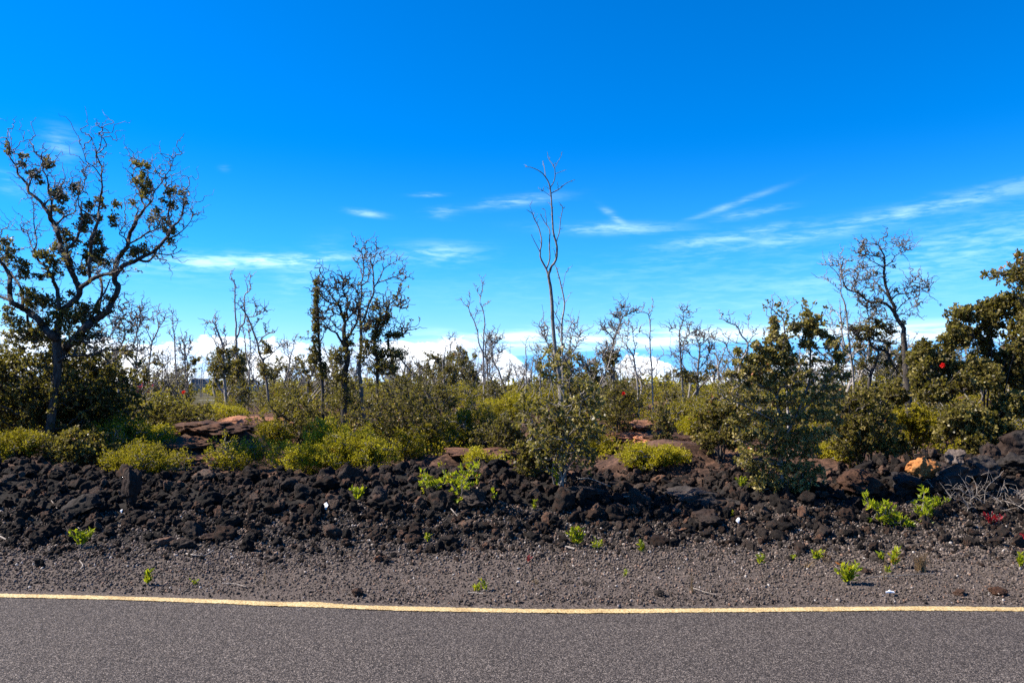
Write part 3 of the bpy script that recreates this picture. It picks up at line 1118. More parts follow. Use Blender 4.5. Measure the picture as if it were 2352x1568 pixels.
def bush(name, label, cat, X, Y, blobs, seed, leafmat='ohia', woodmat='bark', n=900, leaf_n=11, leaf_L=0.030, stems=5, rtip=0.003, ratio=0.75,
         group=None, bare=60, spread=0.9, z0=None, shell=0.35, leaf_frac=1.0, fork=0.35, stem_cl=0.03, flowers=None, axisup=0.0, wide=None):
    """blobs: (dx, dz, rx, rz[, ry]) ellipsoids in metres relative to the foot"""
    rng = np.random.default_rng(seed)
    if z0 is None:
        z0 = float(height(X, Y)) - 0.04
    foot = np.array([X, Y, z0])
    bl = np.array([(q[0], q[1], q[2], q[3], q[4] if len(q) > 4 else q[2] * 0.9, q[5] if len(q) > 5 else 0.0) for q in blobs], float)
    vol = (bl[:, 2] * bl[:, 3] * bl[:, 4]) ** 0.8
    k = rng.choice(len(bl), n, p=vol / vol.sum())
    rr = rng.random((n, 1)) ** shell
    q = unit(rng.normal(size=(n, 3))) * rr
    T = foot + np.stack([bl[k, 0] + q[:, 0] * bl[k, 2], bl[k, 5] + q[:, 1] * bl[k, 4], bl[k, 1] + q[:, 2] * bl[k, 3]], -1)
    T += 0.07 * np.stack([vnoise(T[:, 0] * 6, T[:, 1] * 6, T[:, 2] * 6 + 9 * j) for j in range(3)], -1)
    # gaps: clumps thin out by noise
    g = fbm(T[:, 0] * 4.5 + seed, T[:, 1] * 4.5, T[:, 2] * 4.5, o=2)
    T = T[g > -0.18]
    gz = height(T[:, 0], T[:, 1])
    T = T[T[:, 2] > gz + 0.02]
    wood = Bag()
    seeds, sr = [], []
    for s in range(stems):
        j = rng.integers(len(bl))
        top = foot + np.array([bl[j, 0] + rng.normal() * bl[j, 2] * 0.3, bl[j, 5] + rng.normal() * bl[j, 4] * 0.4, bl[j, 1] + rng.normal() * bl[j, 3] * 0.3])
        st = foot + np.array([rng.normal() * 0.03, rng.normal() * 0.03, 0])
        m1 = st + (top - st) * np.array([0.18, 0.18, 0.42]) + rng.normal(size=3) * 0.03
        m2 = st + (top - st) * np.array([0.55, 0.55, 0.72]) + rng.normal(size=3) * 0.05
        r0 = rtip * (6.5 if s == 0 else 4.0)
        w = smooth_line([(*st, r0), (*m1, r0 * 0.8), (*m2, r0 * 0.55), (*top, rtip * 1.3)], 4, 0.3, rng)
        wood.add(*tubes(w[None, :, :3], w[None, :, 3], 5))
        seeds += list(w[3:, :3])
        sr += list(w[3:, 3])
    tb = Bag()
    c, ax, tip = skeleton(np.array(seeds), np.array(sr), T, rtip, 0.3, rng, 3, tb, 0.12)
    o = link(name, None, None, tuple(foot))
    tag(o, label, cat, group)
    off = tuple(-foot)
    link('stems', wood.mesh('stems', MAT[woodmat], True), o, off)
    link('twigs', tb.mesh('twigs', MAT[woodmat]), o, off, kind='stuff')
    keep = rng.random(len(c)) < leaf_frac
    lb = Bag()
    A = ax.copy()
    A[:, 2] += axisup
    leaves(lb, c[keep], unit(A[keep]), leaf_n, leaf_L, leaf_L * ratio, rng, spread, stem_cl)
    link('crown', lb.mesh('crown', MAT[leafmat]), o, off, kind='stuff')
    if flowers:
        for fp in flowers:
            p = np.array(fp) - foot
            fb = Bag()
            d = unit(rng.normal(size=(70, 3)) + np.array([0, -0.6, 0.3]))
            a = np.zeros((70, 3))
            bb = d * 0.035
            wv = unit(np.cross(d, rng.normal(size=(70, 3)))) * 0.003
            V = np.stack([a - wv * 0.4, a + wv * 0.4, bb + wv, bb - wv], 1).reshape(-1, 3)
            fb.add(V, np.arange(280).reshape(-1, 4), np.repeat(rng.random(70), 4))
            link('blossom', fb.mesh('blossom', MAT['flower']), o, tuple(p))
    return o


def dbush(label, cx, top, width, foot_y=None, Y=12.0, seed=1, kind='ohia', name=None, lobes=4, group=None, low=0.18, n=None, **kw):
    """a bush described by where its crown shows: centre, top and width in display pixels"""
    rng = np.random.default_rng(seed + 5000)
    X = _m(cx, Y)
    z0 = float(height(X, Y)) - 0.04
    zt = D(cx, top, Y)[2]
    H = max(0.3, zt - z0) * 1.07
    Wm = width * DS / F * Y * 1.15
    blobs = []
    for i in range(lobes):
        a = (i + 0.5) / lobes * 2 - 1
        dx = a * Wm * 0.32 + rng.normal() * 0.04
        rz = H * (0.36 + 0.08 * rng.random()) * (1 - 0.25 * abs(a))
        rx = Wm * (0.20 + 0.07 * rng.random())
        dz = H - rz - H * (0.20 * abs(a) + 0.10 * rng.random() * (i != lobes // 2))
        blobs.append((dx, dz, rx, rz, max(0.18, Wm * 0.28), rng.normal() * Wm * 0.12))
    blobs.append((0, H * 0.42, Wm * 0.34, H * 0.34, Wm * 0.3, 0))
    par = dict(ohia=dict(leafmat='ohia', leaf_n=10, leaf_L=0.032), bright=dict(leafmat='ohia_bright', leaf_n=10, leaf_L=0.033),
               olive=dict(leafmat='olive', leaf_n=16, leaf_L=0.032, ratio=0.42, axisup=0.9, stem_cl=0.055, spread=0.75, woodmat='greybark'),
               yellow=dict(leafmat='yellow', leaf_n=18, leaf_L=0.034, ratio=0.42, axisup=1.0, stem_cl=0.055, spread=0.7, woodmat='greybark'))[kind]
    par.update(kw)
    if n is None:
        n = int(np.clip(1500 * Wm * H, 160, 2200))
    return bush(name or dict(ohia='leafy_bush', bright='leafy_bush', olive='olive_shrub', yellow='yellow_shrub')[kind], label,
                'bush' if kind in ('ohia', 'bright') else 'shrub', X, Y, blobs, seed, n=n, group=group, z0=z0, **par)


# ------------------------------------------------------------------ the big tree at the left
def z1(c, rng):
    """leafy tufts in the middle of the crown, bare outer tips here and there"""
    n = fbm(c[:, 0] * 2.1 + 4, c[:, 1] * 2.1, c[:, 2] * 2.1 + 2, o=2)
    return n + rng.normal(size=len(c)) * 0.25 > -0.12


def T1(*pts):
    return [L1, *pts]


def T2(*pts):
    return [L2, *pts]


Y0 = 12.0
left_limbs = [
    T2((505, 1850, 46), (530, 1540, 44), (575, 1190, 40), (600, 1000, 42), (605, 820, 46), (590, 640, 42), (610, 520, 38), (632, 420, 34)),
    T2((650, 400, 32), (700, 330, 32), (770, 260, 31), (830, 210, 30), (850, 130, 29), (815, 60, 27), (785, -10, 26), (745, -107, 26), (735, -187, 26), (690, -227, 25), (640, -287, 24), (640, -357, 23), (610, -447, 24), (580, -527, 24), (545, -587, 24), (520, -647, 20), (470, -717, 17), (420, -787, 16), (350, -837, 15), (300, -877, 14), (290, -947, 13), (240, -1007, 11), (190, -1057, 10), (180, -1117, 9), (150, -1167, 8), (115, -1217, 7), (90, -1267, 6), (100, -1327, 5), (85, -1387, 4)),
    T2((605, 850, 42), (680, 760, 50), (760, 690, 46), (830, 620, 44), (900, 540, 42), (980, 470, 40), (1060, 420, 37), (1140, 350, 34), (1180, 260, 31), (1225, 190, 29), (1238, 110, 29), (1205, 50, 28), (1205, -20, 26), (1215, -107, 24), (1240, -177, 24), (1290, -247, 24), (1340, -307, 22), (1350, -387, 21), (1370, -457, 20), (1410, -527, 20), (1430, -587, 19), (1480, -647, 15), (1520, -717, 11), (1490, -767, 9), (1470, -837, 8), (1440, -917, 7), (1400, -977, 5), (1390, -1007, 4), (1400, -1097, 3)),
    T2((575, 690, 38), (510, 620, 40), (440, 550, 37), (380, 460, 35), (300, 400, 33), (220, 340, 31), (150, 310, 28), (105, 260, 26), (95, 190, 25), (95, 100, 24), (100, 20, 22), (60, -67, 18), (20, -127, 16), (-30, -190, 13), (-50, -300, 8), (0, -420, 5)),
    T2((115, 280, 16), (60, 250, 14), (0, 215, 13), (-70, 180, 11), (-130, 90, 7)),
    T2((220, 340, 18), (225, 200, 15), (200, 110, 13), (130, 10, 12), (90, -50, 10), (40, -100, 8), (0, -170, 6)),
    T2((625, 400, 24), (600, 320, 23), (595, 230, 22), (580, 140, 20), (545, 60, 18), (540, 10, 17), (500, -37, 16), (470, -97, 15), (400, -147, 12), (370, -217, 10), (350, -260, 8), (380, -330, 6), (370, -430, 6), (350, -560, 5), (350, -700, 4), (330, -800, 3)),
    T1((370, 1200, 8), (310, 1100, 6), (270, 1000, 5), (220, 980, 3)),
    T1((590, 830, 14), (600, 700, 12), (600, 630, 10), (570, 560, 9), (570, 480, 8), (555, 420, 7), (520, 370, 6), (520, 290, 5), (500, 230, 4)),
    T1((420, 640, 9), (430, 560, 8), (460, 480, 6), (440, 430, 4)),
    T1((735, 1250, 16), (760, 1200, 16), (820, 1140, 15), (870, 1080, 13), (900, 1010, 12), (930, 900, 10), (920, 800, 8), (930, 700, 5)),
    T1((620, 950, 12), (690, 880, 10), (740, 840, 9), (800, 815, 7), (850, 780, 5)),
    T1((590, 790, 9), (640, 720, 8), (720, 705, 6), (780, 660, 5), (790, 600, 4)),
    T1((620, 700, 6), (640, 560, 5), (700, 450, 4), (720, 330, 3)),
    T2((850, 120, 26), (870, 110, 24), (940, 60, 23), (1000, 20, 21), (1080, -7, 17), (1150, -12, 14), (1230, -37, 11)),
    T1((1070, 1440, 16), (1060, 1300, 17), (1080, 1180, 18), (1085, 1050, 19), (1125, 960, 18), (1155, 870, 12), (1160, 780, 10), (1180, 650, 9), (1200, 560, 8), (1190, 460, 8), (1195, 370, 7), (1160, 290, 6), (1145, 230, 5), (1180, 180, 4), (1200, 70, 3)),
    T1((1190, 520, 6), (1150, 420, 5), (1110, 380, 4), (1105, 300, 3), (1090, 220, 2)),
    T1((1110, 930, 10), (1060, 870, 8), (1010, 800, 6), (1030, 650, 4)),
    T1((1425, 850, 14), (1400, 800, 10), (1410, 740, 8), (1360, 670, 5)),
    T1((1520, 720, 9), (1580, 640, 7), (1590, 540, 6), (1650, 450, 6), (1690, 360, 5), (1730, 290, 4), (1760, 180, 3)),
    T1((1490, 670, 8), (1530, 610, 6), (1540, 500, 5), (1510, 400, 5), (1500, 300, 3)),
    T1((1210, 1450, 26), (1270, 1370, 25), (1310, 1330, 24), (1400, 1300, 22), (1480, 1260, 20), (1560, 1220, 18), (1630, 1170, 17), (1690, 1110, 17), (1730, 1060, 16), (1770, 1010, 14), (1790, 940, 13), (1850, 890, 10), (1900, 820, 8), (1920, 700, 6), (1940, 640, 5), (1930, 590, 3)),
    T1((1440, 1290, 14), (1550, 1300, 13), (1610, 1240, 12), (1650, 1160, 12)),
    T1((1785, 950, 9), (1780, 850, 8), (1790, 770, 7), (1820, 690, 6), (1800, 600, 5), (1780, 520, 4)),
    T1((1770, 1010, 9), (1850, 1005, 8), (1920, 980, 6), (1980, 940, 5), (2040, 870, 4), (2045, 820, 3)),
    T1((1620, 1230, 9), (1700, 1230, 7), (1800, 1240, 5), (1890, 1210, 4), (1930, 1170, 3)),
    T1((1640, 1240, 7), (1690, 1280, 6), (1760, 1290, 4)),
    T1((1350, 1090, 11), (1430, 1050, 9), (1500, 1000, 8), (1560, 970, 7), (1620, 940, 6), (1660, 860, 4)),
    T1((1330, 1140, 9), (1300, 1050, 7), (1240, 1000, 5), (1300, 900, 3)),
    T2((620, 890, 20), (700, 840, 13), (780, 830, 11), (870, 825, 10), (980, 830, 9), (1040, 800, 9), (1100, 770, 9), (1180, 775, 8), (1300, 780, 8), (1400, 780, 7), (1450, 790, 6), (1485, 820, 4)),
    T2((800, 820, 9), (840, 720, 14), (900, 680, 12), (960, 700, 8), (1080, 690, 6), (1160, 660, 5), (1230, 600, 3)),
    T2((880, 740, 11), (960, 780, 10), (1040, 830, 10), (1110, 880, 10), (1165, 930, 7), (1200, 890, 6), (1240, 870, 5)),
    T2((745, 200, 14), (740, 80, 20), (730, 0, 18), (700, -80, 12), (690, -170, 10)),
    T2((1000, 420, 14), (1030, 260, 14), (1050, 120, 14), (1030, 20, 14), (1000, -40, 10)),
    T2((940, 500, 12), (1010, 290, 12), (1090, 180, 9), (1150, 40, 6)),
    T2((540, 560, 12), (500, 470, 9), (430, 430, 7), (330, 300, 5)),
    T2((250, 390, 14), (245, 480, 14), (290, 560, 10), (330, 700, 9)),
]
tufts = [(L1, x, y, rx, ry, n) for x, y, rx, ry, n in [
    (90, 75, 25, 35, 9), (95, 160, 35, 25, 12), (240, 195, 40, 25, 12), (235, 280, 45, 35, 16), (315, 370, 30, 30, 10), (375, 385, 35, 60, 22), (500, 265, 55, 70, 42),
    (420, 470, 30, 30, 9), (780, 530, 55, 70, 34), (610, 590, 90, 60, 50), (640, 640, 60, 50, 26), (600, 520, 30, 20, 8), (560, 740, 40, 40, 16), (640, 760, 40, 40, 12),
    (1030, 650, 35, 40, 16), (930, 720, 35, 60, 24), (900, 850, 70, 80, 48), (860, 940, 80, 50, 42), (1080, 720, 30, 25, 8), (1220, 700, 60, 40, 18), (1030, 830, 40, 60, 18),
    (1180, 860, 50, 90, 34), (1010, 1000, 40, 60, 26), (1020, 1080, 60, 50, 28), (1430, 280, 60, 30, 16), (1530, 290, 45, 35, 16), (1490, 400, 50, 50, 24), (1520, 480, 60, 60, 34),
    (1430, 460, 45, 30, 14), (1520, 580, 70, 60, 30), (1370, 670, 35, 25, 8), (1820, 540, 50, 40, 16), (1760, 575, 40, 30, 12), (1910, 580, 40, 40, 12), (1940, 660, 35, 35, 14),
    (1790, 710, 60, 50, 26), (1690, 650, 30, 40, 9), (1650, 770, 50, 40, 14), (1570, 850, 40, 40, 12), (1700, 880, 100, 90, 34), (1780, 970, 60, 60, 26), (1780, 1080, 40, 35, 14),
    (1510, 1160, 55, 60, 28), (1400, 1200, 90, 50, 32), (1420, 1160, 40, 30, 10), (480, 1220, 70, 60, 40), (560, 1290, 60, 60, 34), (390, 1220, 50, 40, 18), (420, 1450, 60, 40, 22),
    (620, 1150, 90, 70, 42), (720, 1070, 110, 90, 66), (660, 980, 60, 60, 24), (930, 1130, 50, 50, 22), (930, 1240, 70, 90, 48), (1020, 1240, 60, 90, 44), (880, 1370, 90, 70, 46),
    (1100, 1300, 70, 60, 26), (560, 1400, 90, 80, 44), (230, 1330, 80, 80, 44), (80, 1180, 100, 90, 46), (60, 1080, 60, 60, 22), (250, 1430, 70, 60, 30), (80, 1270, 90, 60, 26),
    (700, 1280, 60, 80, 26), (1060, 1180, 50, 70, 22)]]
tufts += [(L2, x, y, rx, ry, n) for x, y, rx, ry, n in [
    (95, 350, 50, 40, 20), (90, 440, 60, 50, 26), (300, 190, 100, 60, 46), (420, 240, 110, 70, 56), (480, 290, 80, 60, 30), (300, 300, 90, 50, 30), (560, 280, 50, 60, 18),
    (740, 180, 40, 40, 16), (880, 340, 110, 80, 60), (820, 430, 130, 80, 60), (480, 500, 80, 50, 26), (1130, 240, 30, 50, 12), (1150, 390, 50, 30, 12), (960, 560, 120, 70, 44), (700, 420, 130, 90, 70), (860, 440, 100, 70, 46), (640, 300, 70, 80, 30), (1020, 330, 90, 70, 34), (420, 620, 110, 90, 60), (150, 500, 110, 70, 44), (560, 640, 60, 90, 24), (880, 640, 90, 50, 36), (1000, 640, 80, 40, 24),
    (700, 560, 110, 90, 50), (560, 420, 60, 90, 30), (180, 640, 160, 100, 60), (330, 620, 100, 120, 60), (750, 700, 90, 60, 26), (1350, 590, 30, 40, 8)]]
traced_tree('gnarled_tree', 'tall gnarled tree with sparse leafy tufts behind the left end of the berm', 'tree', L2, Y0, left_limbs, 3,
            woodmat='bark', twigs=2900, twig_reach=0.30, rtip=0.0028, leafmat='ohia', leaf_n=8, leaf_L=0.036, leaf_zone=lambda c, r: (z1(c, r) & (c[:, 2] < 3.6) & (r.random(len(c)) < 0.45)), depth=0.9, bushes=tufts, twigmat='greybark', upbias=0.7)

# dark bushes under and around it
dbush('dense dark leafy bush round the foot of the gnarled tree, at the left edge', 70, 745, 360, Y=12.5, seed=41, n=4600, lobes=6, leaf_L=0.042)
dbush('dark leafy bush just right of the gnarled tree trunk', 205, 810, 235, Y=12.9, seed=42, n=3200, lobes=5, leaf_L=0.042)
dbush('dark grey-green bush with one red blossom, right of the gnarled tree', 400, 905, 190, Y=15.0, seed=43, n=1000, lobes=4, leaf_L=0.04, flowers=[tuple(D(422, 900, 14.3))])

# ------------------------------------------------------------------ the centre-left group
narrow = [[(372, 1800, 17), (360, 1500, 16), (345, 1300, 14), (330, 1100, 12), (320, 900, 11), (310, 700, 9), (300, 550, 8), (303, 455, 5)],
          [(330, 1000, 5), (230, 1050, 4), (215, 1010, 2)], [(335, 1100, 7), (370, 1040, 5), (385, 960, 3)], [(320, 880, 5), (250, 820, 4), (210, 785, 2)], [(345, 1250, 7), (270, 1100, 5), (255, 1000, 3)],
          [(350, 1350, 7), (260, 1250, 5), (215, 1230, 3)]]
narrow_b = [(CG, 303, y, 28 if y < 760 else 50, 40, 20 if y < 760 else 30) for y in range(470, 1000, 62)]
narrow_b += [(CG, 300, 1080, 60, 70, 40), (CG, 285, 1180, 60, 60, 36), (CG, 300, 1260, 80, 60, 40), (CG, 380, 1400, 60, 90, 50), (CG, 340, 1330, 70, 60, 30)]
traced_tree('columnar_tree', 'narrow pole-like tree sheathed in small leaves, left of the tall centre-left group', 'tree', CG, 15.0, narrow, 51, 'bark', 120, 0.13, 0.004,
            leafmat='ohia', leaf_n=9, leaf_L=0.036, depth=0.2, bushes=narrow_b, leaf_zone=lambda c, r: r.random(len(c)) < 0.3)
darkc = [[(590, 2000, 34), (590, 1560, 32), (600, 1400, 30), (630, 1250, 27), (600, 1100, 24), (590, 950, 20), (600, 880, 17), (565, 780, 14), (530, 700, 12), (450, 680, 8), (390, 640, 6), (340, 600, 4)],
         [(605, 880, 10), (680, 790, 9), (720, 740, 6)], [(600, 840, 11), (630, 720, 10), (625, 640, 8), (580, 560, 6), (580, 450, 4)],
         [(530, 700, 8), (490, 650, 7), (440, 580, 5), (400, 530, 4), (360, 490, 3)], [(540, 690, 6), (550, 600, 5), (500, 530, 3)],
         [(610, 1090, 14), (660, 1000, 12), (720, 900, 10), (745, 780, 9), (750, 600, 8), (710, 530, 6), (650, 490, 5), (590, 430, 3)],
         [(600, 1170, 13), (530, 1050, 12), (500, 990, 10), (440, 960, 8), (400, 900, 6), (360, 860, 4)], [(585, 990, 7), (510, 940, 6), (440, 850, 4), (370, 850, 3)],
         [(555, 800, 6), (480, 790, 5), (380, 780, 3)]]
traced_tree('dark_tree', 'dark-trunked half-bare tree between the pole-like tree and the tall bare one', 'tree', CG, 14.6, darkc, 52, 'bark', 900, 0.26, 0.0042,
            leafmat='ohia', leaf_n=8, leaf_L=0.034, depth=0.5, leaf_zone=lambda c, r: r.random(len(c)) < 0.10,
            bushes=[(CG, 590, 820, 50, 50, 22), (CG, 530, 690, 40, 30, 12), (CG, 630, 700, 30, 60, 14), (CG, 690, 750, 40, 30, 12), (CG, 620, 1060, 60, 80, 24), (CG, 590, 1200, 100, 90, 60), (CG, 640, 1110, 60, 60, 24), (CG, 520, 1280, 90, 90, 60), (CG, 560, 1450, 110, 110, 110), (CG, 590, 1650, 90, 120, 90), (CG, 500, 1180, 60, 50, 22)])
bare3 = [[(795, 1900, 24), (770, 1560, 21), (750, 1400, 20), (765, 1200, 17), (770, 1050, 15), (765, 920, 14), (755, 750, 10), (775, 600, 9), (770, 480, 7), (790, 390, 6), (795, 250, 6), (770, 150, 4), (715, 105, 2.5)],
         [(795, 250, 5), (820, 180, 4), (810, 70, 2.5)], [(770, 915, 12), (820, 800, 11), (850, 690, 10), (890, 610, 10), (905, 540, 9), (900, 420, 8), (890, 320, 7), (870, 230, 5), (880, 180, 3)],
         [(892, 300, 5), (960, 250, 5), (1030, 235, 3)], [(895, 310, 5), (930, 200, 4), (945, 120, 2.5)], [(905, 525, 8), (950, 480, 7), (1040, 450, 6), (1130, 420, 6), (1200, 455, 4), (1245, 440, 2.5)],
         [(945, 480, 6), (990, 400, 6), (1020, 330, 5), (1100, 280, 4), (1165, 245, 2.5)], [(1130, 420, 4), (1205, 385, 2.5)], [(772, 500, 6), (840, 440, 5), (860, 350, 3)],
         [(760, 420, 5), (745, 300, 4), (700, 235, 2.5)], [(900, 320, 5), (850, 290, 4), (830, 200, 3)]]
traced_tree('bare_tree', 'tallest bare twiggy tree of the centre-left group, forked high up', 'tree', CG, 14.9, bare3, 53, 'greybark', 620, 0.17, 0.0036, depth=0.5)
leafy4 = [[(950, 1900, 20), (940, 1560, 18), (940, 1300, 16), (905, 1130, 14), (930, 1000, 13), (950, 900, 10), (980, 860, 9), (960, 780, 7), (940, 700, 4)],
          [(935, 1000, 9), (1010, 900, 9), (1030, 780, 8), (1060, 700, 6), (1140, 640, 3)], [(940, 1310, 12), (1045, 1180, 11), (1060, 1050, 8), (1120, 1020, 6), (1200, 1010, 5), (1235, 975, 3)],
          [(940, 960, 7), (860, 900, 6), (820, 950, 4)], [(1060, 700, 5), (1200, 740, 3)], [(920, 880, 5), (890, 780, 4), (900, 720, 3)]]
traced_tree('leafy_tree', 'small tree with tufted leaves right of the tallest bare tree', 'tree', CG, 14.4, leafy4, 54, 'bark', 700, 0.24, 0.0042,
            leafmat='ohia', leaf_n=9, leaf_L=0.036, depth=0.5, leaf_zone=lambda c, r: r.random(len(c)) < 0.3,
            bushes=[(CG, 1060, 820, 40, 40, 16), (CG, 930, 880, 70, 60, 32), (CG, 1010, 870, 50, 60, 26), (CG, 820, 950, 50, 30, 18), (CG, 950, 980, 70, 60, 36), (CG, 920, 1060, 70, 60, 36), (CG, 1130, 1020, 80, 30, 34), (CG, 820, 1080, 70, 50, 28), (CG, 860, 1150, 90, 60, 40), (CG, 950, 1200, 100, 80, 50), (CG, 1130, 1220, 130, 90, 80), (CG, 1000, 1350, 180, 90, 130), (CG, 780, 1250, 60, 80, 26), (CG, 1060, 1010, 40, 30, 12), (CG, 860, 860, 40, 40, 14)])
dbush('dark bushy ohia with a slim trunk in front of the centre-left group', 905, 850, 230, Y=13.2, seed=55, n=1500, lobes=4, low=0.4)
dbush('dark mixed bush right behind the yellow shrubs, under the bare leaning snag', 665, 885, 160, Y=14.2, seed=56, n=1100, lobes=4)
dbush('dense dark bush at the foot of the dark-trunked tree', 790, 880, 150, Y=15.2, seed=57, n=900, lobes=3)
dbush('spreading bush with a low bare branch reaching right, beside the centre-left group', 990, 850, 160, Y=15.4, seed=58, n=900, lobes=4)

# snags left of them
g1 = [[(410, 1500, 17), (395, 1320, 16), (375, 1100, 14), (370, 880, 12), (340, 780, 10), (310, 700, 8), (290, 650, 7), (250, 610, 4), (205, 640, 2.5)], [(370, 880, 6), (395, 760, 4), (350, 710, 2.5)], [(290, 650, 5), (300, 600, 3)], [(375, 950, 6), (290, 850, 5), (300, 740, 3)], [(380, 900, 5), (435, 850, 3)]]
traced_tree('dead_snag', 'short grey snag, leftmost of the three behind the reddish lava hump', 'tree', GG, 19.0, g1, 61, 'deadwood', 200, 0.2, 0.005, depth=0.4,
            leafmat='ohia', leaf_n=9, leaf_L=0.042, leaf_zone=lambda c, r: c[:, 2] < 1.0, bushes=[(GG, 350, 920, 50, 50, 30), (GG, 300, 1080, 90, 110, 90), (GG, 400, 1100, 80, 120, 80), (GG, 420, 950, 50, 60, 24)])
g2 = [[(540, 1500, 20), (520, 1200, 18), (515, 1000, 14), (510, 820, 12), (505, 750, 10), (510, 650, 9), (500, 550, 8), (495, 400, 7), (495, 230, 6), (470, 180, 5), (447, 125, 3)],
      [(512, 800, 10), (540, 740, 9), (550, 680, 8), (590, 640, 8), (605, 560, 8), (600, 450, 7), (600, 340, 6), (650, 290, 5), (660, 260, 4), (650, 200, 4), (667, 120, 2.5)], [(600, 330, 5), (600, 260, 4), (577, 170, 2.5)],
      [(600, 500, 5), (570, 430, 4), (540, 380, 3)], [(600, 420, 4), (660, 380, 2.5)], [(500, 280, 4), (535, 260, 2.5)], [(590, 640, 4), (545, 640, 3), (545, 520, 2.5)]]
traced_tree('dead_snag', 'tall pale snag with a forked top behind the reddish lava hump', 'tree', GG, 19.5, g2, 62, 'deadwood', 130, 0.15, 0.005, depth=0.4,
            leafmat='ohia', leaf_n=9, leaf_L=0.042, leaf_zone=lambda c, r: c[:, 2] < 0.8, bushes=[(GG, 510, 900, 40, 50, 24), (GG, 540, 1080, 80, 110, 90), (GG, 500, 1200, 100, 80, 70), (GG, 560, 1000, 50, 60, 24)])
g3 = [[(850, 1500, 14), (820, 1200, 12), (790, 1030, 11), (750, 950, 10), (735, 850, 10), (700, 750, 9), (660, 640, 8), (620, 550, 8), (580, 490, 6), (530, 430, 3)], [(625, 560, 6), (700, 555, 5), (760, 520, 4), (825, 498, 2.5)],
      [(735, 840, 7), (790, 770, 6), (850, 735, 5), (905, 730, 2.5)], [(790, 1000, 7), (860, 970, 6), (900, 930, 4), (980, 860, 2.5)], [(850, 735, 4), (840, 650, 2.5)], [(700, 555, 4), (740, 480, 2.5)], [(680, 680, 4), (740, 600, 2.5)]]
traced_tree('dead_snag', 'leaning grey snag with side twigs, right of the forked pale snag', 'tree', GG, 18.2, g3, 63, 'greybark', 260, 0.17, 0.0045, depth=0.4,
            leafmat='ohia', leaf_n=9, leaf_L=0.040, leaf_zone=lambda c, r: c[:, 2] < 1.0, bushes=[(GG, 800, 840, 60, 40, 20), (GG, 850, 900, 50, 50, 26), (GG, 800, 930, 60, 30, 16), (GG, 780, 1100, 60, 60, 30), (GG, 830, 1150, 80, 70, 40)])
g4 = [[(640, 1300, 8), (650, 1100, 8), (610, 950, 7), (600, 800, 5), (580, 690, 3)], [(645, 1050, 6), (660, 900, 5), (650, 760, 4), (630, 620, 2.5)], [(655, 1000, 5), (700, 900, 3), (690, 820, 2.5)]]
traced_tree('dead_snag', 'thin twiggy grey snag between the forked and the leaning snags', 'tree', GG, 22.0, g4, 64, 'deadwood', 200, 0.2, 0.005, depth=0.4)
# behind the gnarled tree
p0 = [[(1240, 1200, 10), (1230, 900, 9), (1215, 800, 9), (1260, 740, 9), (1300, 640, 8), (1300, 540, 6), (1270, 480, 4), (1290, 430, 3), (1268, 365, 2.5)], [(1260, 750, 8), (1380, 740, 7), (1420, 650, 6), (1440, 560, 4), (1485, 470, 3)], [(1300, 600, 5), (1230, 560, 4), (1210, 500, 3)], [(1440, 570, 4), (1400, 460, 3), (1410, 360, 2.5)], [(1300, 620, 5), (1370, 560, 4), (1380, 480, 3)]]
traced_tree('bare_tree', 'tangled bare tree just right of the gnarled tree, over the lower limb', 'tree', L2, 15.5, p0, 65, 'greybark', 600, 0.24, 0.004, depth=0.5)
p1 = [[(1590, 1350, 10), (1575, 1190, 9), (1555, 1000, 9), (1570, 850, 8), (1590, 700, 8), (1640, 600, 7), (1660, 520, 6), (1640, 430, 4), (1665, 395, 2.5)], [(1590, 690, 6), (1530, 560, 4), (1480, 505, 2.5)], [(1650, 560, 5), (1720, 460, 3)], [(1640, 450, 4), (1590, 460, 2.5)], [(1575, 830, 6), (1480, 880, 7), (1420, 950, 5)]]
traced_tree('dead_snag', 'pale bare snag with a crooked top by the distant red car', 'tree', L2, 24.0, p1, 66, 'deadwood', 240, 0.25, 0.006, depth=0.4)
p2 = [[(1850, 1200, 8), (1840, 1000, 7), (1830, 800, 7), (1825, 650, 6), (1810, 550, 5), (1805, 405, 2.5)], [(1822, 700, 4), (1770, 600, 2.5)], [(1830, 600, 4), (1860, 480, 2.5)]]
traced_tree('dead_snag', 'thin upright pale snag left of the distant grey pickup', 'tree', L2, 26.0, p2, 67, 'deadwood', 120, 0.22, 0.006, depth=0.3)
p3 = [[(1950, 1200, 8), (1940, 1000, 7), (1930, 800, 6), (1915, 675, 3)], [(1940, 900, 5), (1980, 780, 3), (1990, 700, 2.5)], [(1935, 850, 4), (1880, 760, 2.5)]]
traced_tree('bare_tree', 'small bare bushy tree close left of the distant grey pickup', 'tree', L2, 25.0, p3, 68, 'greybark', 260, 0.3, 0.006, depth=0.3)

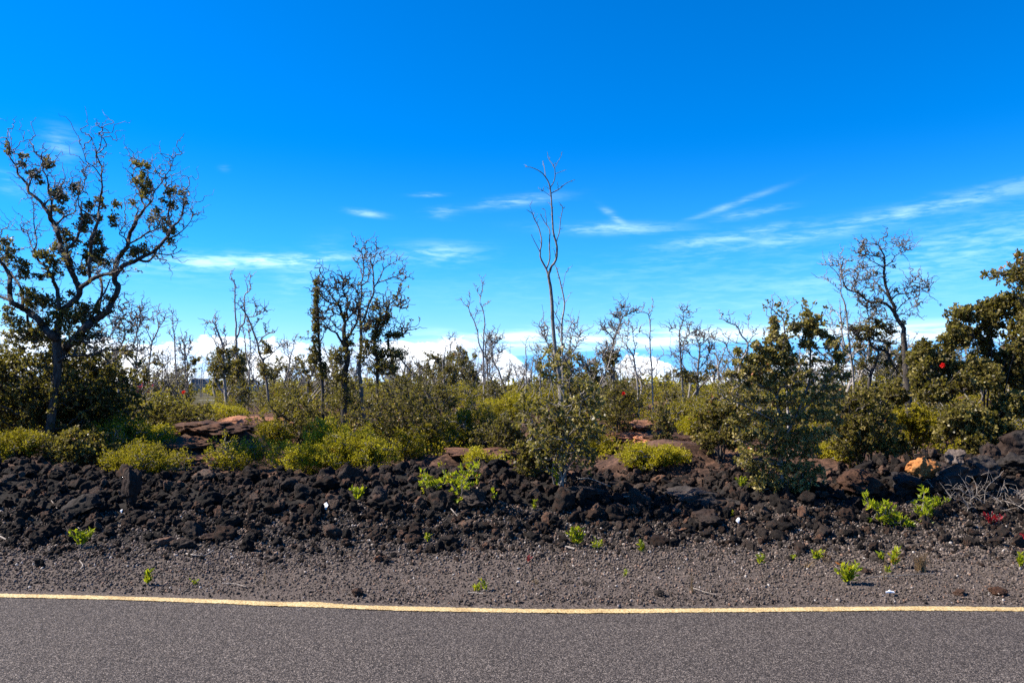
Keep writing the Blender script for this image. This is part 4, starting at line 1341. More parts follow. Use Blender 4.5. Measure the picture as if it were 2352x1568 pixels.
# ------------------------------------------------------------------ the centre
snag = [[(615, 1330, 10), (605, 1150, 9.2), (590, 1060, 9), (578, 950, 8.6), (570, 850, 8.2), (567, 770, 7.6), (558, 700, 7), (553, 672, 6.6), (568, 630, 5.2), (588, 600, 5), (590, 540, 4.6), (575, 480, 4.2), (570, 400, 3.8), (565, 320, 3.4), (558, 270, 3), (545, 240, 2.6), (520, 210, 2), (480, 190, 1.4), (455, 187, 0.9)],
        [(552, 680, 4.8), (543, 645, 4.5), (520, 600, 4), (515, 570, 3.5), (522, 520, 3), (510, 460, 2.6), (490, 420, 2.2), (480, 395, 1.8), (455, 378, 1.0)],
        [(543, 648, 3.4), (558, 600, 3.2), (557, 540, 3), (558, 470, 2.4), (540, 440, 2), (515, 395, 1.1)], [(515, 570, 2), (490, 520, 1.5), (475, 490, 0.9)],
        [(560, 275, 2.2), (580, 240, 2), (580, 190, 1.6), (555, 150, 1.2), (548, 120, 0.8)], [(540, 232, 1.6), (535, 190, 1.4), (527, 160, 0.9)], [(567, 310, 2.2), (600, 290, 2), (635, 260, 1.5), (672, 243, 0.8)],
        [(592, 530, 2.2), (605, 480, 2), (610, 420, 1.6), (618, 370, 1.2), (603, 355, 0.8)], [(580, 195, 1.2), (612, 135, 0.8)], [(583, 215, 1.2), (632, 200, 0.8)], [(565, 318, 1.2), (518, 285, 0.7)], [(556, 440, 1.6), (540, 375, 0.8)], [(585, 600, 1.6), (578, 560, 1.2), (568, 545, 0.8)], [(490, 420, 1.3), (470, 360, 0.8)]]
traced_tree('tall_snag', 'very tall slender bare snag rising from the centre bush, highest thing in the middle', 'tree', SG, 13.0, snag, 71, 'greybark', 110, 0.07, 0.0025, depth=0.35)
snag2 = [[(625, 1330, 5), (618, 1150, 4.6), (615, 1040, 4.2), (612, 900, 4), (625, 800, 3.5), (610, 720, 3), (595, 660, 2.4), (580, 620, 1.5)], [(612, 910, 2.4), (590, 860, 2), (576, 828, 1)], [(625, 800, 1.6), (650, 755, 0.8)], [(612, 740, 1.6), (630, 660, 0.8)], [(585, 850, 1.2), (600, 780, 0.8)],
         [(615, 1000, 2), (640, 930, 1.6), (655, 880, 1.2), (642, 845, 0.8)], [(616, 960, 1.5), (650, 900, 1)]]
traced_tree('thin_snag', 'thin grey snag standing close right of the very tall one', 'tree', SG, 13.6, snag2, 72, 'deadwood', 70, 0.09, 0.003, depth=0.3)
sh = [[(600, 1300, 4), (600, 1150, 4), (580, 1050, 3), (550, 980, 2.2), (535, 940, 1.2)], [(600, 1120, 3.4), (640, 1030, 2.8), (655, 960, 2), (670, 900, 1)], [(620, 1080, 2.6), (672, 1000, 2), (690, 945, 1)], [(580, 1040, 2), (545, 960, 1.4), (530, 910, 0.9)], [(600, 1100, 2.4), (700, 1090, 1.6), (760, 1040, 1.2), (815, 1020, 0.8)]]
traced_tree('bare_tree', 'rounded bare twiggy shrub behind the tall centre snag', 'tree', SG, 17.0, sh, 73, 'deadwood', 600, 0.30, 0.0040, depth=0.5)
dbush('leafy bush growing on the berm at the foot of the very tall snag', 1290, 790, 200, Y=9.35, seed=74, kind='ohia', n=1050, lobes=5, leaf_L=0.042, leaf_n=11, leaf_frac=0.8, stems=11, woodmat='greybark', leafmat='ohia_bright')
dbush('olive-brown bush merging into the left flank of the berm bush', 1655, 905, 130, Y=11.3, seed=121, kind='ohia', n=900, lobes=3, leaf_L=0.04)
dbush('wiry dark bush filling the gap right of the berm bush', 1965, 905, 150, Y=10.8, seed=122, kind='ohia', n=1100, lobes=3, leaf_L=0.04)
dbush('low sprawling dark bush on the berm crest, left of the tall snag base', 1235, 985, 110, Y=9.9, seed=75, kind='ohia', n=420, lobes=3, leaf_L=0.04)
n1 = [[(355, 1250, 10), (350, 950, 10), (345, 800, 10), (330, 780, 8), (300, 700, 7), (290, 600, 6), (270, 530, 6), (240, 450, 5), (205, 380, 5), (190, 330, 4), (150, 300, 2.4), (118, 255, 1.4)], [(347, 795, 8), (355, 700, 7), (355, 600, 7), (365, 500, 6), (355, 400, 5), (340, 340, 5), (315, 290, 4), (320, 220, 4), (340, 130, 3), (335, 38, 1.6)],
      [(320, 215, 2.5), (280, 160, 2), (243, 90, 1.2)], [(345, 335, 2.5), (405, 293, 1.3)], [(195, 335, 2.5), (215, 240, 1.3)], [(245, 460, 2.5), (285, 380, 1.3)], [(270, 530, 2.5), (320, 470, 1.3)]]
traced_tree('dead_snag', 'twin-stemmed pale snag left of the very tall one, standing over the cloud bank', 'tree', S2, 22.0, n1, 76, 'deadwood', 190, 0.14, 0.0045, depth=0.4)
n1b = [[(400, 1250, 9), (395, 1080, 9), (385, 900, 8), (370, 780, 6), (380, 700, 4), (412, 650, 2)], [(390, 950, 7), (430, 850, 5), (450, 760, 4), (495, 680, 2)], [(395, 1000, 6), (480, 930, 4), (515, 810, 2)], [(385, 850, 5), (420, 740, 3), (430, 690, 2)]]
traced_tree('bare_tree', 'bushy bare tree touching the right side of the twin-stemmed snag', 'tree', S2, 23.0, n1b, 77, 'greybark', 420, 0.28, 0.005, depth=0.4)
n2 = [[(798, 1200, 6), (795, 1050, 6), (795, 850, 5), (790, 780, 4), (797, 688, 2)], [(795, 950, 4), (845, 870, 2)], [(795, 900, 3), (760, 850, 2)]]
traced_tree('dead_snag', 'small thin snag standing alone against the blue slope left of the tall snag', 'tree', S2, 30.0, n2, 78, 'deadwood', 60, 0.2, 0.006, depth=0.3)
n3 = [[(940, 1150, 6), (935, 980, 5), (930, 870, 4), (920, 800, 3), (965, 770, 2)], [(925, 820, 3), (890, 790, 2)]]
traced_tree('dead_snag', 'small hooked snag close left of the tall snag', 'tree', S2, 28.0, n3, 79, 'deadwood', 90, 0.25, 0.006, depth=0.3)

# ------------------------------------------------------------------ right of centre
m1 = [[(145, 1300, 15), (140, 1000, 14), (140, 800, 13), (135, 600, 11), (150, 520, 10), (190, 430, 9), (215, 350, 8), (240, 300, 7), (300, 270, 5), (362, 240, 2.5)], [(215, 340, 5), (210, 260, 4), (242, 195, 2)], [(150, 540, 6), (90, 470, 5), (30, 430, 3)], [(170, 470, 4), (120, 400, 3)], [(225, 330, 4), (150, 290, 3)], [(140, 700, 4), (80, 600, 3)]]
traced_tree('gnarled_snag', 'crooked small tree with knotted brown twig heads and one leafy tuft halfway up', 'tree', MG, 20.0, m1, 81, 'greybark', 900, 0.20, 0.0045, depth=0.35,
            leafmat='ohia', leaf_n=9, leaf_L=0.045, leaf_zone=lambda c, r: (c[:, 2] < 2.4) & (c[:, 2] > 1.9), bushes=[(MG, 120, 730, 95, 70, 90), (MG, 160, 690, 60, 40, 24)])
m2 = [[(410, 1400, 11), (400, 1180, 10), (390, 980, 10), (370, 850, 9), (350, 720, 8), (310, 650, 7), (280, 600, 5), (290, 500, 4), (292, 390, 2.4)], [(355, 730, 7), (370, 620, 5), (350, 540, 4), (340, 440, 2.5)], [(345, 520, 3), (405, 470, 2)], [(300, 640, 5), (230, 540, 4), (190, 455, 2.4)], [(350, 700, 4), (240, 620, 4), (180, 660, 2.4)], [(385, 950, 5), (450, 880, 3)]]
traced_tree('dead_snag', 'pale snag with spread arms just right of the crooked small tree', 'tree', MG, 19.0, m2, 82, 'deadwood', 260, 0.20, 0.0045, depth=0.35)
m3 = [[(558, 1400, 9), (553, 1180, 8), (545, 1000, 8), (540, 830, 8), (525, 650, 7), (522, 500, 6), (525, 400, 6), (510, 290, 5), (480, 260, 3), (438, 238, 1.6)], [(512, 280, 5), (545, 230, 4), (556, 168, 2)], [(543, 860, 4), (590, 800, 3), (610, 740, 2.6), (665, 700, 1.8)], [(530, 700, 3), (490, 650, 2)], [(520, 270, 3), (520, 210, 2)]]
traced_tree('dead_snag', 'straight slim snag with a small forked top, middle of the right half', 'tree', MG, 19.0, m3, 83, 'deadwood', 130, 0.15, 0.0045, depth=0.3)
m4 = [[(870, 1200, 11), (860, 1000, 10), (850, 850, 9), (840, 680, 8), (830, 540, 7), (830, 450, 6), (860, 370, 5), (875, 290, 4), (857, 245, 2)], [(850, 800, 7), (868, 680, 6), (880, 560, 5), (930, 480, 4), (985, 460, 2)], [(830, 460, 4), (780, 420, 3), (740, 430, 1.8)], [(872, 300, 3), (920, 255, 1.8)], [(880, 560, 3), (950, 390, 2)], [(840, 720, 4), (770, 700, 2)]]
traced_tree('dead_snag', 'bare upright snag with bushy sides beside the white cloud puff', 'tree', MG, 20.0, m4, 84, 'greybark', 460, 0.20, 0.0045, depth=0.35,
            leafmat='ohia', leaf_n=8, leaf_L=0.045, leaf_zone=lambda c, r: c[:, 2] < 1.6, bushes=[(MG, 850, 900, 90, 60, 50)])
m5 = [[(1020, 1300, 15), (1020, 1100, 14), (1020, 900, 12), (1030, 780, 10), (1040, 700, 9), (1040, 610, 7), (1010, 530, 4), (1015, 475, 2)], [(1040, 610, 6), (1090, 570, 5), (1130, 520, 4), (1175, 515, 2)], [(1030, 760, 6), (960, 720, 5), (905, 650, 3)], [(1038, 610, 4), (970, 580, 3), (900, 590, 2)], [(1040, 680, 4), (1100, 640, 3), (1160, 620, 2)], [(1025, 850, 6), (1110, 760, 4), (1150, 640, 3)], [(1130, 520, 3), (1060, 500, 2)]]
traced_tree('bare_tree', 'bare flat-topped tree against the blue slope, left of the big right bush', 'tree', MG, 20.5, m5, 85, 'greybark', 560, 0.26, 0.0046, depth=0.4,
            leafmat='ohia', leaf_n=8, leaf_L=0.045, leaf_zone=lambda c, r: c[:, 2] < 1.5, bushes=[(MG, 1000, 930, 150, 70, 90), (MG, 1150, 850, 80, 60, 40), (MG, 900, 950, 80, 60, 40)])
m6 = [[(1245, 1250, 10), (1240, 1060, 9), (1235, 850, 7), (1220, 720, 4), (1213, 655, 2)], [(1235, 900, 5), (1290, 830, 3), (1320, 820, 2)], [(1225, 740, 3), (1255, 680, 2)]]
traced_tree('dead_snag', 'thin snag close right of the flat-topped bare tree', 'tree', MG, 22.0, m6, 86, 'deadwood', 110, 0.2, 0.005, depth=0.3)
m7 = [[(1440, 1100, 15), (1450, 900, 14), (1480, 760, 12), (1530, 680, 11), (1545, 590, 10), (1520, 540, 9), (1480, 500, 8), (1450, 430, 7), (1420, 390, 6), (1360, 370, 5), (1310, 340, 4), (1255, 318, 2)], [(1360, 370, 4), (1360, 310, 3), (1338, 255, 1.8)], [(1540, 590, 7), (1590, 510, 6), (1622, 480, 4), (1560, 440, 4), (1548, 380, 3), (1560, 298, 1.8)], [(1535, 600, 6), (1500, 590, 5), (1420, 580, 5), (1350, 540, 4), (1290, 490, 3), (1270, 440, 1.8)],
      [(1465, 780, 8), (1450, 750, 7), (1390, 720, 7), (1340, 660, 6), (1310, 580, 5), (1250, 550, 4), (1185, 533, 2)], [(1440, 420, 4), (1460, 360, 1.8)], [(1480, 500, 4), (1500, 400, 2)], [(1600, 500, 3), (1600, 400, 2)], [(1420, 580, 4), (1440, 480, 2)]]
traced_tree('bare_tree', 'pale antler-like bare tree behind the big right bush', 'tree', MG, 11.6, m7, 87, 'deadwood', 170, 0.09, 0.003, depth=0.3)
m8 = [[(1945, 800, 10), (1935, 500, 9), (1925, 400, 8), (1910, 320, 8), (1850, 270, 6), (1800, 220, 4), (1738, 188, 2)], [(1910, 320, 6), (1950, 260, 5), (2000, 200, 4), (2072, 150, 2)], [(1905, 300, 5), (1900, 230, 4), (1955, 180, 2)], [(1805, 225, 3), (1815, 145, 2)], [(1930, 460, 3), (1990, 425, 2)], [(1900, 230, 3), (1895, 140, 2)]]
traced_tree('dead_snag', 'pale Y-shaped bare snag poking above the middle of the big right bush', 'tree', MG, 12.5, m8, 88, 'deadwood', 80, 0.08, 0.003, depth=0.3)
# big right bush on the berm
RB = crop(2800, 1200, 1.96)
CF[id(RB)] = 1.96
rb = [[(640, 1500, 20), (630, 1200, 18), (615, 900, 14), (600, 740, 12), (570, 715, 12), (500, 680, 10), (440, 650, 9), (350, 600, 7), (270, 590, 5), (200, 565, 4)], [(600, 740, 10), (640, 680, 9), (720, 660, 6), (800, 600, 5)], [(590, 720, 8), (600, 600, 7), (640, 480, 6), (650, 380, 5), (660, 300, 4)],
      [(560, 710, 6), (520, 560, 5), (540, 420, 4), (590, 280, 3), (580, 160, 2.5)], [(640, 1100, 12), (760, 900, 10), (860, 640, 9), (870, 450, 8), (868, 340, 6), (860, 220, 4), (840, 110, 3)], [(868, 350, 6), (920, 380, 5), (980, 430, 5), (1030, 460, 4), (1055, 490, 4)],
      [(870, 340, 5), (800, 300, 4), (740, 220, 3), (755, 180, 2)], [(870, 330, 4), (960, 370, 4), (1070, 360, 3)], [(760, 900, 7), (950, 700, 6), (1050, 560, 5), (1100, 450, 3)], [(620, 950, 7), (420, 850, 6), (250, 780, 4), (180, 760, 3)], [(640, 1200, 8), (450, 1150, 6), (330, 1100, 4)], [(640, 1150, 8), (850, 1080, 7), (1000, 1080, 4)],
      [(870, 340, 4), (910, 220, 3), (965, 180, 2)]]
rbb = [(580, 160, 30, 30, 14), (590, 210, 40, 25, 14), (575, 260, 30, 30, 12), (640, 310, 60, 50, 40), (660, 370, 70, 50, 40), (745, 215, 45, 40, 24), (770, 190, 30, 20, 8), (840, 105, 25, 18, 8), (870, 180, 50, 50, 32), (930, 135, 20, 14, 6), (860, 260, 60, 50, 40),
       (900, 240, 40, 30, 16), (970, 265, 30, 25, 12), (1040, 300, 30, 25, 12), (1010, 350, 40, 20, 14), (1070, 360, 18, 12, 6), (960, 180, 14, 8, 3), (830, 340, 60, 30, 20), (530, 320, 30, 30, 12), (430, 350, 30, 30, 10), (490, 390, 50, 40, 26), (560, 400, 40, 50, 20), (420, 460, 60, 50, 34),
       (520, 470, 70, 60, 46), (620, 460, 90, 70, 70), (700, 470, 70, 60, 40), (380, 540, 80, 50, 46), (300, 490, 30, 40, 14), (290, 400, 30, 25, 10), (210, 570, 25, 15, 8), (260, 585, 30, 15, 10), (330, 590, 50, 40, 26), (480, 560, 100, 60, 80), (640, 580, 100, 70, 90), (760, 560, 80, 70, 50), (830, 480, 40, 50, 18),
       (400, 650, 90, 60, 60), (560, 650, 90, 60, 60), (720, 650, 90, 60, 60), (860, 580, 50, 50, 20), (990, 530, 16, 20, 6), (1090, 440, 40, 50, 26), (1060, 520, 60, 40, 26), (1010, 590, 60, 40, 22), (950, 640, 60, 50, 22), (1120, 590, 50, 40, 20), (250, 700, 80, 60, 40), (330, 780, 110, 60, 70), (500, 780, 130, 70, 100),
       (700, 790, 120, 80, 100), (880, 760, 110, 80, 80), (1050, 700, 90, 60, 50), (1030, 800, 110, 70, 60), (200, 830, 70, 50, 34), (380, 900, 120, 70, 80), (560, 930, 130, 80, 120), (760, 930, 130, 80, 120), (940, 910, 110, 80, 80), (1080, 930, 80, 60, 40), (260, 950, 80, 50, 34), (450, 1050, 130, 70, 110), (640, 1070, 140, 80, 140), (830, 1060, 120, 80, 110),
       (980, 1040, 90, 50, 50), (330, 1060, 80, 50, 34), (380, 1180, 110, 60, 80), (560, 1190, 130, 80, 130), (740, 1190, 120, 80, 120), (870, 1180, 80, 80, 60), (340, 1260, 80, 50, 40), (480, 1310, 120, 70, 110), (660, 1320, 130, 80, 130), (830, 1320, 100, 80, 90), (940, 1340, 60, 60, 34), (470, 1420, 90, 60, 70), (600, 1440, 110, 60, 90), (760, 1450, 120, 60, 90), (900, 1440, 80, 50, 44)]
rbush = traced_tree('berm_bush', 'big leafy bush growing out of the berm right of centre, stalked leaf clumps on top', 'bush', RB, 9.15, rb, 89, 'greybark', 500, 0.12, 0.0028, leafmat='ohia_bright', leaf_n=14, leaf_L=0.034, depth=0.3, base=True,
                    leaf_zone=lambda c, r: r.random(len(c)) < 0.8, bushes=[(RB, q[0], q[1], q[2] * (0.8 if q[1] < 480 else 0.95), q[3] * (0.8 if q[1] < 480 else 0.95), max(4, int(q[4] * (1.0 if q[1] < 480 else 0.38)))) for q in rbb])

# ------------------------------------------------------------------ far right
r1 = [[(1400, 1900, 38), (1375, 1568, 34), (1360, 1400, 30), (1345, 1150, 25), (1340, 1060, 23), (1280, 980, 21), (1245, 900, 21), (1250, 850, 19), (1220, 800, 17), (1180, 700, 15), (1150, 600, 14), (1140, 500, 13), (1145, 430, 12), (1140, 320, 9), (1110, 260, 7), (1070, 200, 5), (1000, 190, 3), (915, 195, 1.6)],
      [(1110, 260, 4), (1160, 220, 3), (1150, 180, 2), (1212, 172, 1.6)], [(1148, 425, 6), (1220, 380, 5), (1260, 320, 4), (1320, 280, 3.4), (1388, 230, 1.6)], [(1320, 280, 3), (1270, 215, 1.6)], [(1142, 450, 7), (1080, 410, 6), (1010, 370, 4), (940, 320, 3), (885, 290, 1.6)], [(1138, 340, 6), (1050, 320, 5), (980, 310, 4), (900, 300, 1.6)], [(1090, 410, 4), (940, 440, 3), (860, 440, 1.6)],
      [(1180, 750, 9), (1110, 670, 8), (1050, 600, 6), (1000, 560, 4), (920, 580, 3), (855, 612, 1.6)], [(1050, 600, 4), (1060, 530, 4), (1120, 480, 3)], [(1215, 780, 10), (1280, 720, 7), (1370, 710, 6), (1450, 690, 5), (1530, 670, 4), (1590, 620, 3), (1570, 588, 1.8)], [(1530, 670, 3), (1640, 688, 1.6)], [(1400, 700, 4), (1430, 620, 3), (1485, 570, 1.8)], [(1100, 670, 4), (1000, 650, 2.4)],
      [(1245, 920, 17), (1190, 850, 14), (1130, 810, 12), (1050, 800, 10), (980, 800, 11), (920, 750, 10), (860, 700, 9), (790, 685, 8), (740, 650, 8), (710, 580, 6), (700, 500, 5), (690, 420, 3)], [(750, 600, 4), (820, 540, 2)], [(900, 740, 4), (820, 750, 2)], [(870, 700, 5), (850, 600, 3), (990, 540, 2)], [(1280, 960, 6), (1340, 930, 4), (1420, 940, 3), (1500, 908, 1.6)],
      [(1262, 920, 6), (1330, 830, 5), (1390, 780, 4), (1455, 750, 1.8)], [(1320, 1050, 7), (1250, 1000, 5), (1180, 980, 4), (1095, 940, 1.8)], [(1290, 950, 4), (1430, 840, 2)]]
traced_tree('gnarled_snag', 'large dark crooked tree with spreading bare arms, tallest at the right', 'tree', RG, 15.0, r1, 91, 'bark', 1500, 0.20, 0.0036, depth=0.5,
            leafmat='ohia', leaf_n=8, leaf_L=0.03, leaf_zone=lambda c, r: r.random(len(c)) < 0.05, twigmat='greybark',
            bushes=[(RG, 1270, 680, 30, 30, 10), (RG, 1240, 425, 25, 12, 5), (RG, 1070, 500, 30, 20, 8), (RG, 1580, 630, 30, 30, 7), (RG, 1440, 690, 30, 20, 7), (RG, 930, 740, 25, 20, 7), (RG, 1060, 790, 50, 20, 10), (RG, 1085, 300, 30, 20, 6), (RG, 1340, 1010, 30, 40, 10), (RG, 1470, 650, 20, 20, 5)])
r2 = [[(830, 1900, 14), (815, 1568, 12), (790, 1350, 11), (770, 1150, 10), (750, 950, 9), (725, 800, 8), (690, 720, 6), (690, 600, 5), (650, 500, 4), (590, 440, 3), (535, 395, 1.6)], [(690, 600, 4), (690, 480, 4), (680, 380, 3), (685, 300, 1.6)], [(685, 680, 3.4), (640, 640, 3), (600, 610, 2.4), (512, 540, 1.4)], [(785, 1340, 10), (710, 1200, 9), (690, 1000, 9), (680, 900, 6), (680, 800, 2.4)], [(675, 970, 5), (630, 900, 4), (588, 890, 2)], [(750, 960, 4), (770, 890, 2)], [(700, 520, 3), (755, 380, 1.6)], [(690, 1050, 4), (730, 980, 2)],
      [(700, 1150, 4), (620, 1120, 3), (580, 930, 1.8)]]
traced_tree('dead_snag', 'pale two-stemmed snag between the berm bush and the crooked tree', 'tree', RG, 14.0, r2, 92, 'deadwood', 260, 0.14, 0.0034, depth=0.4)
r3 = [[(960, 1900, 22), (1000, 1568, 18), (1060, 1430, 14), (1080, 1310, 11), (1020, 1270, 12), (990, 1200, 11), (985, 1060, 7), (985, 980, 7), (1040, 920, 5), (1070, 850, 4), (1112, 822, 2)], [(985, 990, 4), (960, 880, 3), (948, 830, 2)], [(990, 1210, 8), (900, 1190, 8), (820, 1120, 5), (780, 1080, 3)], [(1010, 1180, 7), (1080, 1220, 7), (1150, 1210, 6), (1190, 1270, 4)],
      [(1040, 930, 3), (1020, 840, 2)], [(990, 1100, 6), (1060, 1050, 5), (1180, 1090, 4), (1260, 1100, 2.4)], [(1080, 1300, 11), (1110, 1290, 12), (1180, 1330, 12), (1210, 1420, 12), (1270, 1510, 10)]]
traced_tree('leafy_tree', 'small tree with black S-shaped limbs and flat leafy top before the crooked tree', 'tree', RG, 14.5, r3, 93, 'bark', 400, 0.22, 0.004, depth=0.4,
            leafmat='ohia', leaf_n=9, leaf_L=0.034, leaf_zone=lambda c, r: r.random(len(c)) < 0.3,
            bushes=[(RG, 1060, 1000, 50, 40, 26), (RG, 1130, 1050, 100, 40, 50), (RG, 1200, 1110, 70, 30, 26), (RG, 960, 1080, 90, 40, 44), (RG, 840, 1090, 80, 50, 40), (RG, 900, 1160, 110, 50, 50), (RG, 1050, 1140, 80, 40, 36), (RG, 1190, 1240, 30, 30, 10), (RG, 860, 1270, 60, 40, 18), (RG, 1040, 1400, 60, 40, 20), (RG, 1150, 1450, 60, 50, 24), (RG, 900, 1450, 80, 60, 34), (RG, 1100, 1270, 20, 20, 6)])


def canopy(label, name, Y, blobs, seed, n, foot, flowers=None, leafmat='ohia_bright', cat='bush', stems=7, leaf_L=0.042, **kw):
    """blobs given in the right-hand close-up's frame: (x, y, rx, ry)"""
    fx, fy = RC(*foot)
    p = W(fx, fy, Y)
    X = p[0]
    z0 = float(height(X, Y)) - 0.04
    k = 1 / 1.743 / 4 / F * Y
    out = []
    rng = np.random.default_rng(seed)
    for q in blobs:
        c = W(*RC(q[0], q[1]), Y)
        out.append((c[0] - X, c[2] - z0, q[2] * k, q[3] * k, max(0.2, q[2] * k * 0.9), rng.normal() * 0.2))
    return bush(name, label, cat, X, Y, out, seed, leafmat=leafmat, n=n, z0=z0, stems=stems, leaf_L=leaf_L, flowers=flowers, rtip=0.0036, **kw)


canopy('large dense leafy tree filling the right edge above the berm, with one red blossom', 'dense_tree', 11.4,
       [(420, 740, 90, 60), (520, 800, 130, 110), (690, 700, 110, 80), (640, 900, 160, 120), (780, 620, 110, 110), (760, 520, 70, 60), (850, 760, 150, 150), (950, 560, 120, 140), (1000, 440, 90, 70), (1120, 480, 110, 110), (1130, 700, 160, 180), (980, 900, 180, 160), (800, 980, 200, 130), (1200, 900, 160, 180), (1300, 600, 160, 200), (560, 1050, 150, 110), (500, 950, 90, 90), (1320, 850, 160, 160), (660, 530, 40, 30)],
       94, 5600, (980, 1300), flowers=[tuple(W(*RC(645, 888), 10.75))], stems=9, leaf_n=13, shell=0.4)
canopy('thick lower bush under the dense right-edge tree, reaching down to the berm rocks', 'leafy_bush', 10.9,
       [(780, 1270, 150, 120), (920, 1330, 150, 140), (1080, 1300, 150, 140), (1230, 1320, 160, 160), (860, 1420, 120, 80), (1000, 1430, 120, 80), (700, 1330, 90, 90), (1180, 1150, 130, 100)], 95, 2800, (960, 1480), stems=6, leaf_n=13)
canopy('leafy branch end hanging in at the right edge above the dense tree', 'dense_tree', 11.0,
       [(1010, 265, 50, 40), (1060, 230, 50, 40), (1110, 170, 30, 50), (1150, 230, 60, 50), (1220, 180, 70, 60), (1300, 260, 120, 80), (1380, 500, 150, 200), (1130, 120, 14, 14), (980, 290, 25, 20)], 96, 620, (1560, 1350), leafmat='ohia', stems=5, cat='tree')
canopy('mid-height dark bush left of the dense right-edge tree, behind the rocks', 'leafy_bush', 11.9,
       [(90, 1120, 110, 70), (60, 1250, 130, 110), (180, 1230, 100, 110), (120, 1390, 150, 90), (250, 1100, 90, 90), (260, 1420, 110, 80)], 97, 2200, (150, 1500), leafmat='ohia', stems=6)
canopy('olive shrub patch in the hollow left of the dense right-edge tree', 'olive_shrub', 12.6,
       [(330, 1250, 120, 90), (470, 1300, 130, 110), (560, 1400, 110, 90), (400, 1430, 120, 70)], 98, 900, (440, 1520), leafmat='olive', cat='shrub', stems=5, leaf_n=12, ratio=0.45, spread=0.75)

# ------------------------------------------------------------------ named shrubs behind the berm
dbush('bright yellow-green shrub behind the berm crest, largest and brightest, left of centre', 825, 985, 185, Y=11.4, seed=101, kind='yellow', n=1500, lobes=5)
dbush('tall yellow-green shrub with a pointed tuft, just left of the brightest one', 755, 958, 110, Y=11.9, seed=102, kind='yellow', n=900, lobes=3)
dbush('broad low yellow-green shrub at the berm crest, left of the tufted one', 690, 1012, 140, Y=11.2, seed=103, kind='yellow', n=800, lobes=4)
dbush('upright yellow-green shrub with pale bare stems showing at its right side', 560, 985, 130, Y=11.7, seed=104, kind='yellow', n=700, lobes=4, leaf_frac=0.8)
dbush('wide olive shrub right of the gnarled tree foot, behind the berm', 300, 955, 190, Y=12.7, seed=105, kind='olive', n=1500, lobes=5)
dbush('olive-brown shrub hanging over the berm crest right of the gnarled tree', 330, 1020, 170, Y=11.0, seed=106, kind='olive', n=1100, lobes=5)
dbush('rounded yellow-green shrub in front of the gnarled tree, at the left edge', 40, 985, 140, Y=11.3, seed=107, kind='olive', n=900, lobes=4)
dbush('olive shrub on the slope left of the reddish lava hump', 400, 930, 190, Y=16.0, seed=108, kind='olive', n=1100, lobes=5)
dbush('short bright green ground shrub on the crest left of the snag bush', 1105, 1032, 80, Y=10.75, seed=109, kind='yellow', n=300, lobes=3)
dbush('broad olive shrub in the middle, between the centre-left group and the tall snag', 1095, 925, 190, Y=14.6, seed=110, kind='olive', n=1300, lobes=5)
dbush('olive shrub low in front of the middle scrub, above the brown lava', 1010, 960, 110, Y=14.0, seed=111, kind='olive', n=700, lobes=3)
dbush('brownish mixed bush left of the tall snag, in front of the dark hollow', 1150, 955, 130, Y=12.8, seed=112, kind='ohia', n=800, lobes=4)
dbush('yellow-green shrub at the crest right of the snag bush', 1500, 1050, 150, Y=11.2, seed=113, kind='yellow', n=700, lobes=4)
dbush('small dark bush standing before the reddish lava slabs right of centre', 1525, 930, 80, Y=13.0, seed=114, kind='ohia', n=520, lobes=3)
dbush('dark leafy bush with red blossoms just right of the tall snag', 1420, 870, 120, Y=14.5, seed=115, kind='ohia', n=1000, lobes=4, flowers=[tuple(D(1432, 903, 14.0))])
dbush('fine-leaved olive shrub behind the reddish lava slabs', 1640, 965, 110, Y=14.2, seed=116, kind='olive', n=800, lobes=3)
dbush('yellowish shrub peeking out right of the berm bush', 1915, 1008, 100, Y=12.4, seed=117, kind='yellow', n=600, lobes=3)
dbush('low dark bush hugging the foot of the gnarled tree, right side', 185, 985, 150, Y=11.5, seed=129, kind='ohia', n=800, lobes=3, leaf_L=0.04)
dbush('low dark bush at the left edge, left of the gnarled tree foot', 20, 1000, 130, Y=11.8, seed=130, kind='ohia', n=700, lobes=3, leaf_L=0.04)
dbush('golden-olive shrub between the gnarled tree foot and the lava hump', 355, 975, 130, Y=13.4, seed=123, kind='yellow', n=900, lobes=4)
dbush('yellow-olive shrub at the back of the left lava hump', 500, 930, 150, Y=18.0, seed=124, kind='yellow', n=900, lobes=4)
dbush('sunlit olive shrub right of the left lava hump', 640, 965, 90, Y=14.0, seed=125, kind='olive', n=600, lobes=3)
dbush('sprawling golden shrub in the middle, beyond the brown ground', 1170, 905, 150, Y=17.0, seed=126, kind='yellow', n=900, lobes=4)
dbush('golden shrub left of the reddish slabs right of the tall snag', 1370, 985, 90, Y=13.2, seed=127, kind='olive', n=500, lobes=3)
dbush('thin yellow-green shrub among the reddish slabs right of centre', 1590, 985, 90, Y=14.4, seed=128, kind='yellow', n=500, lobes=3)
dbush('olive shrub left of the berm bush above the dark hollow', 1590, 1040, 90, Y=12.2, seed=118, kind='olive', n=500, lobes=3)
dbush('small olive bush at the foot of the bushy centre-left trees', 860, 945, 80, Y=13.0, seed=119, kind='olive', n=420, lobes=3)
dbush('yellow-olive shrub right of the brightest one, beneath the slim dark trunk', 935, 985, 80, Y=12.6, seed=120, kind='olive', n=420, lobes=3)

# ------------------------------------------------------------------ scrub beyond: copies of a few builds
protos = {}


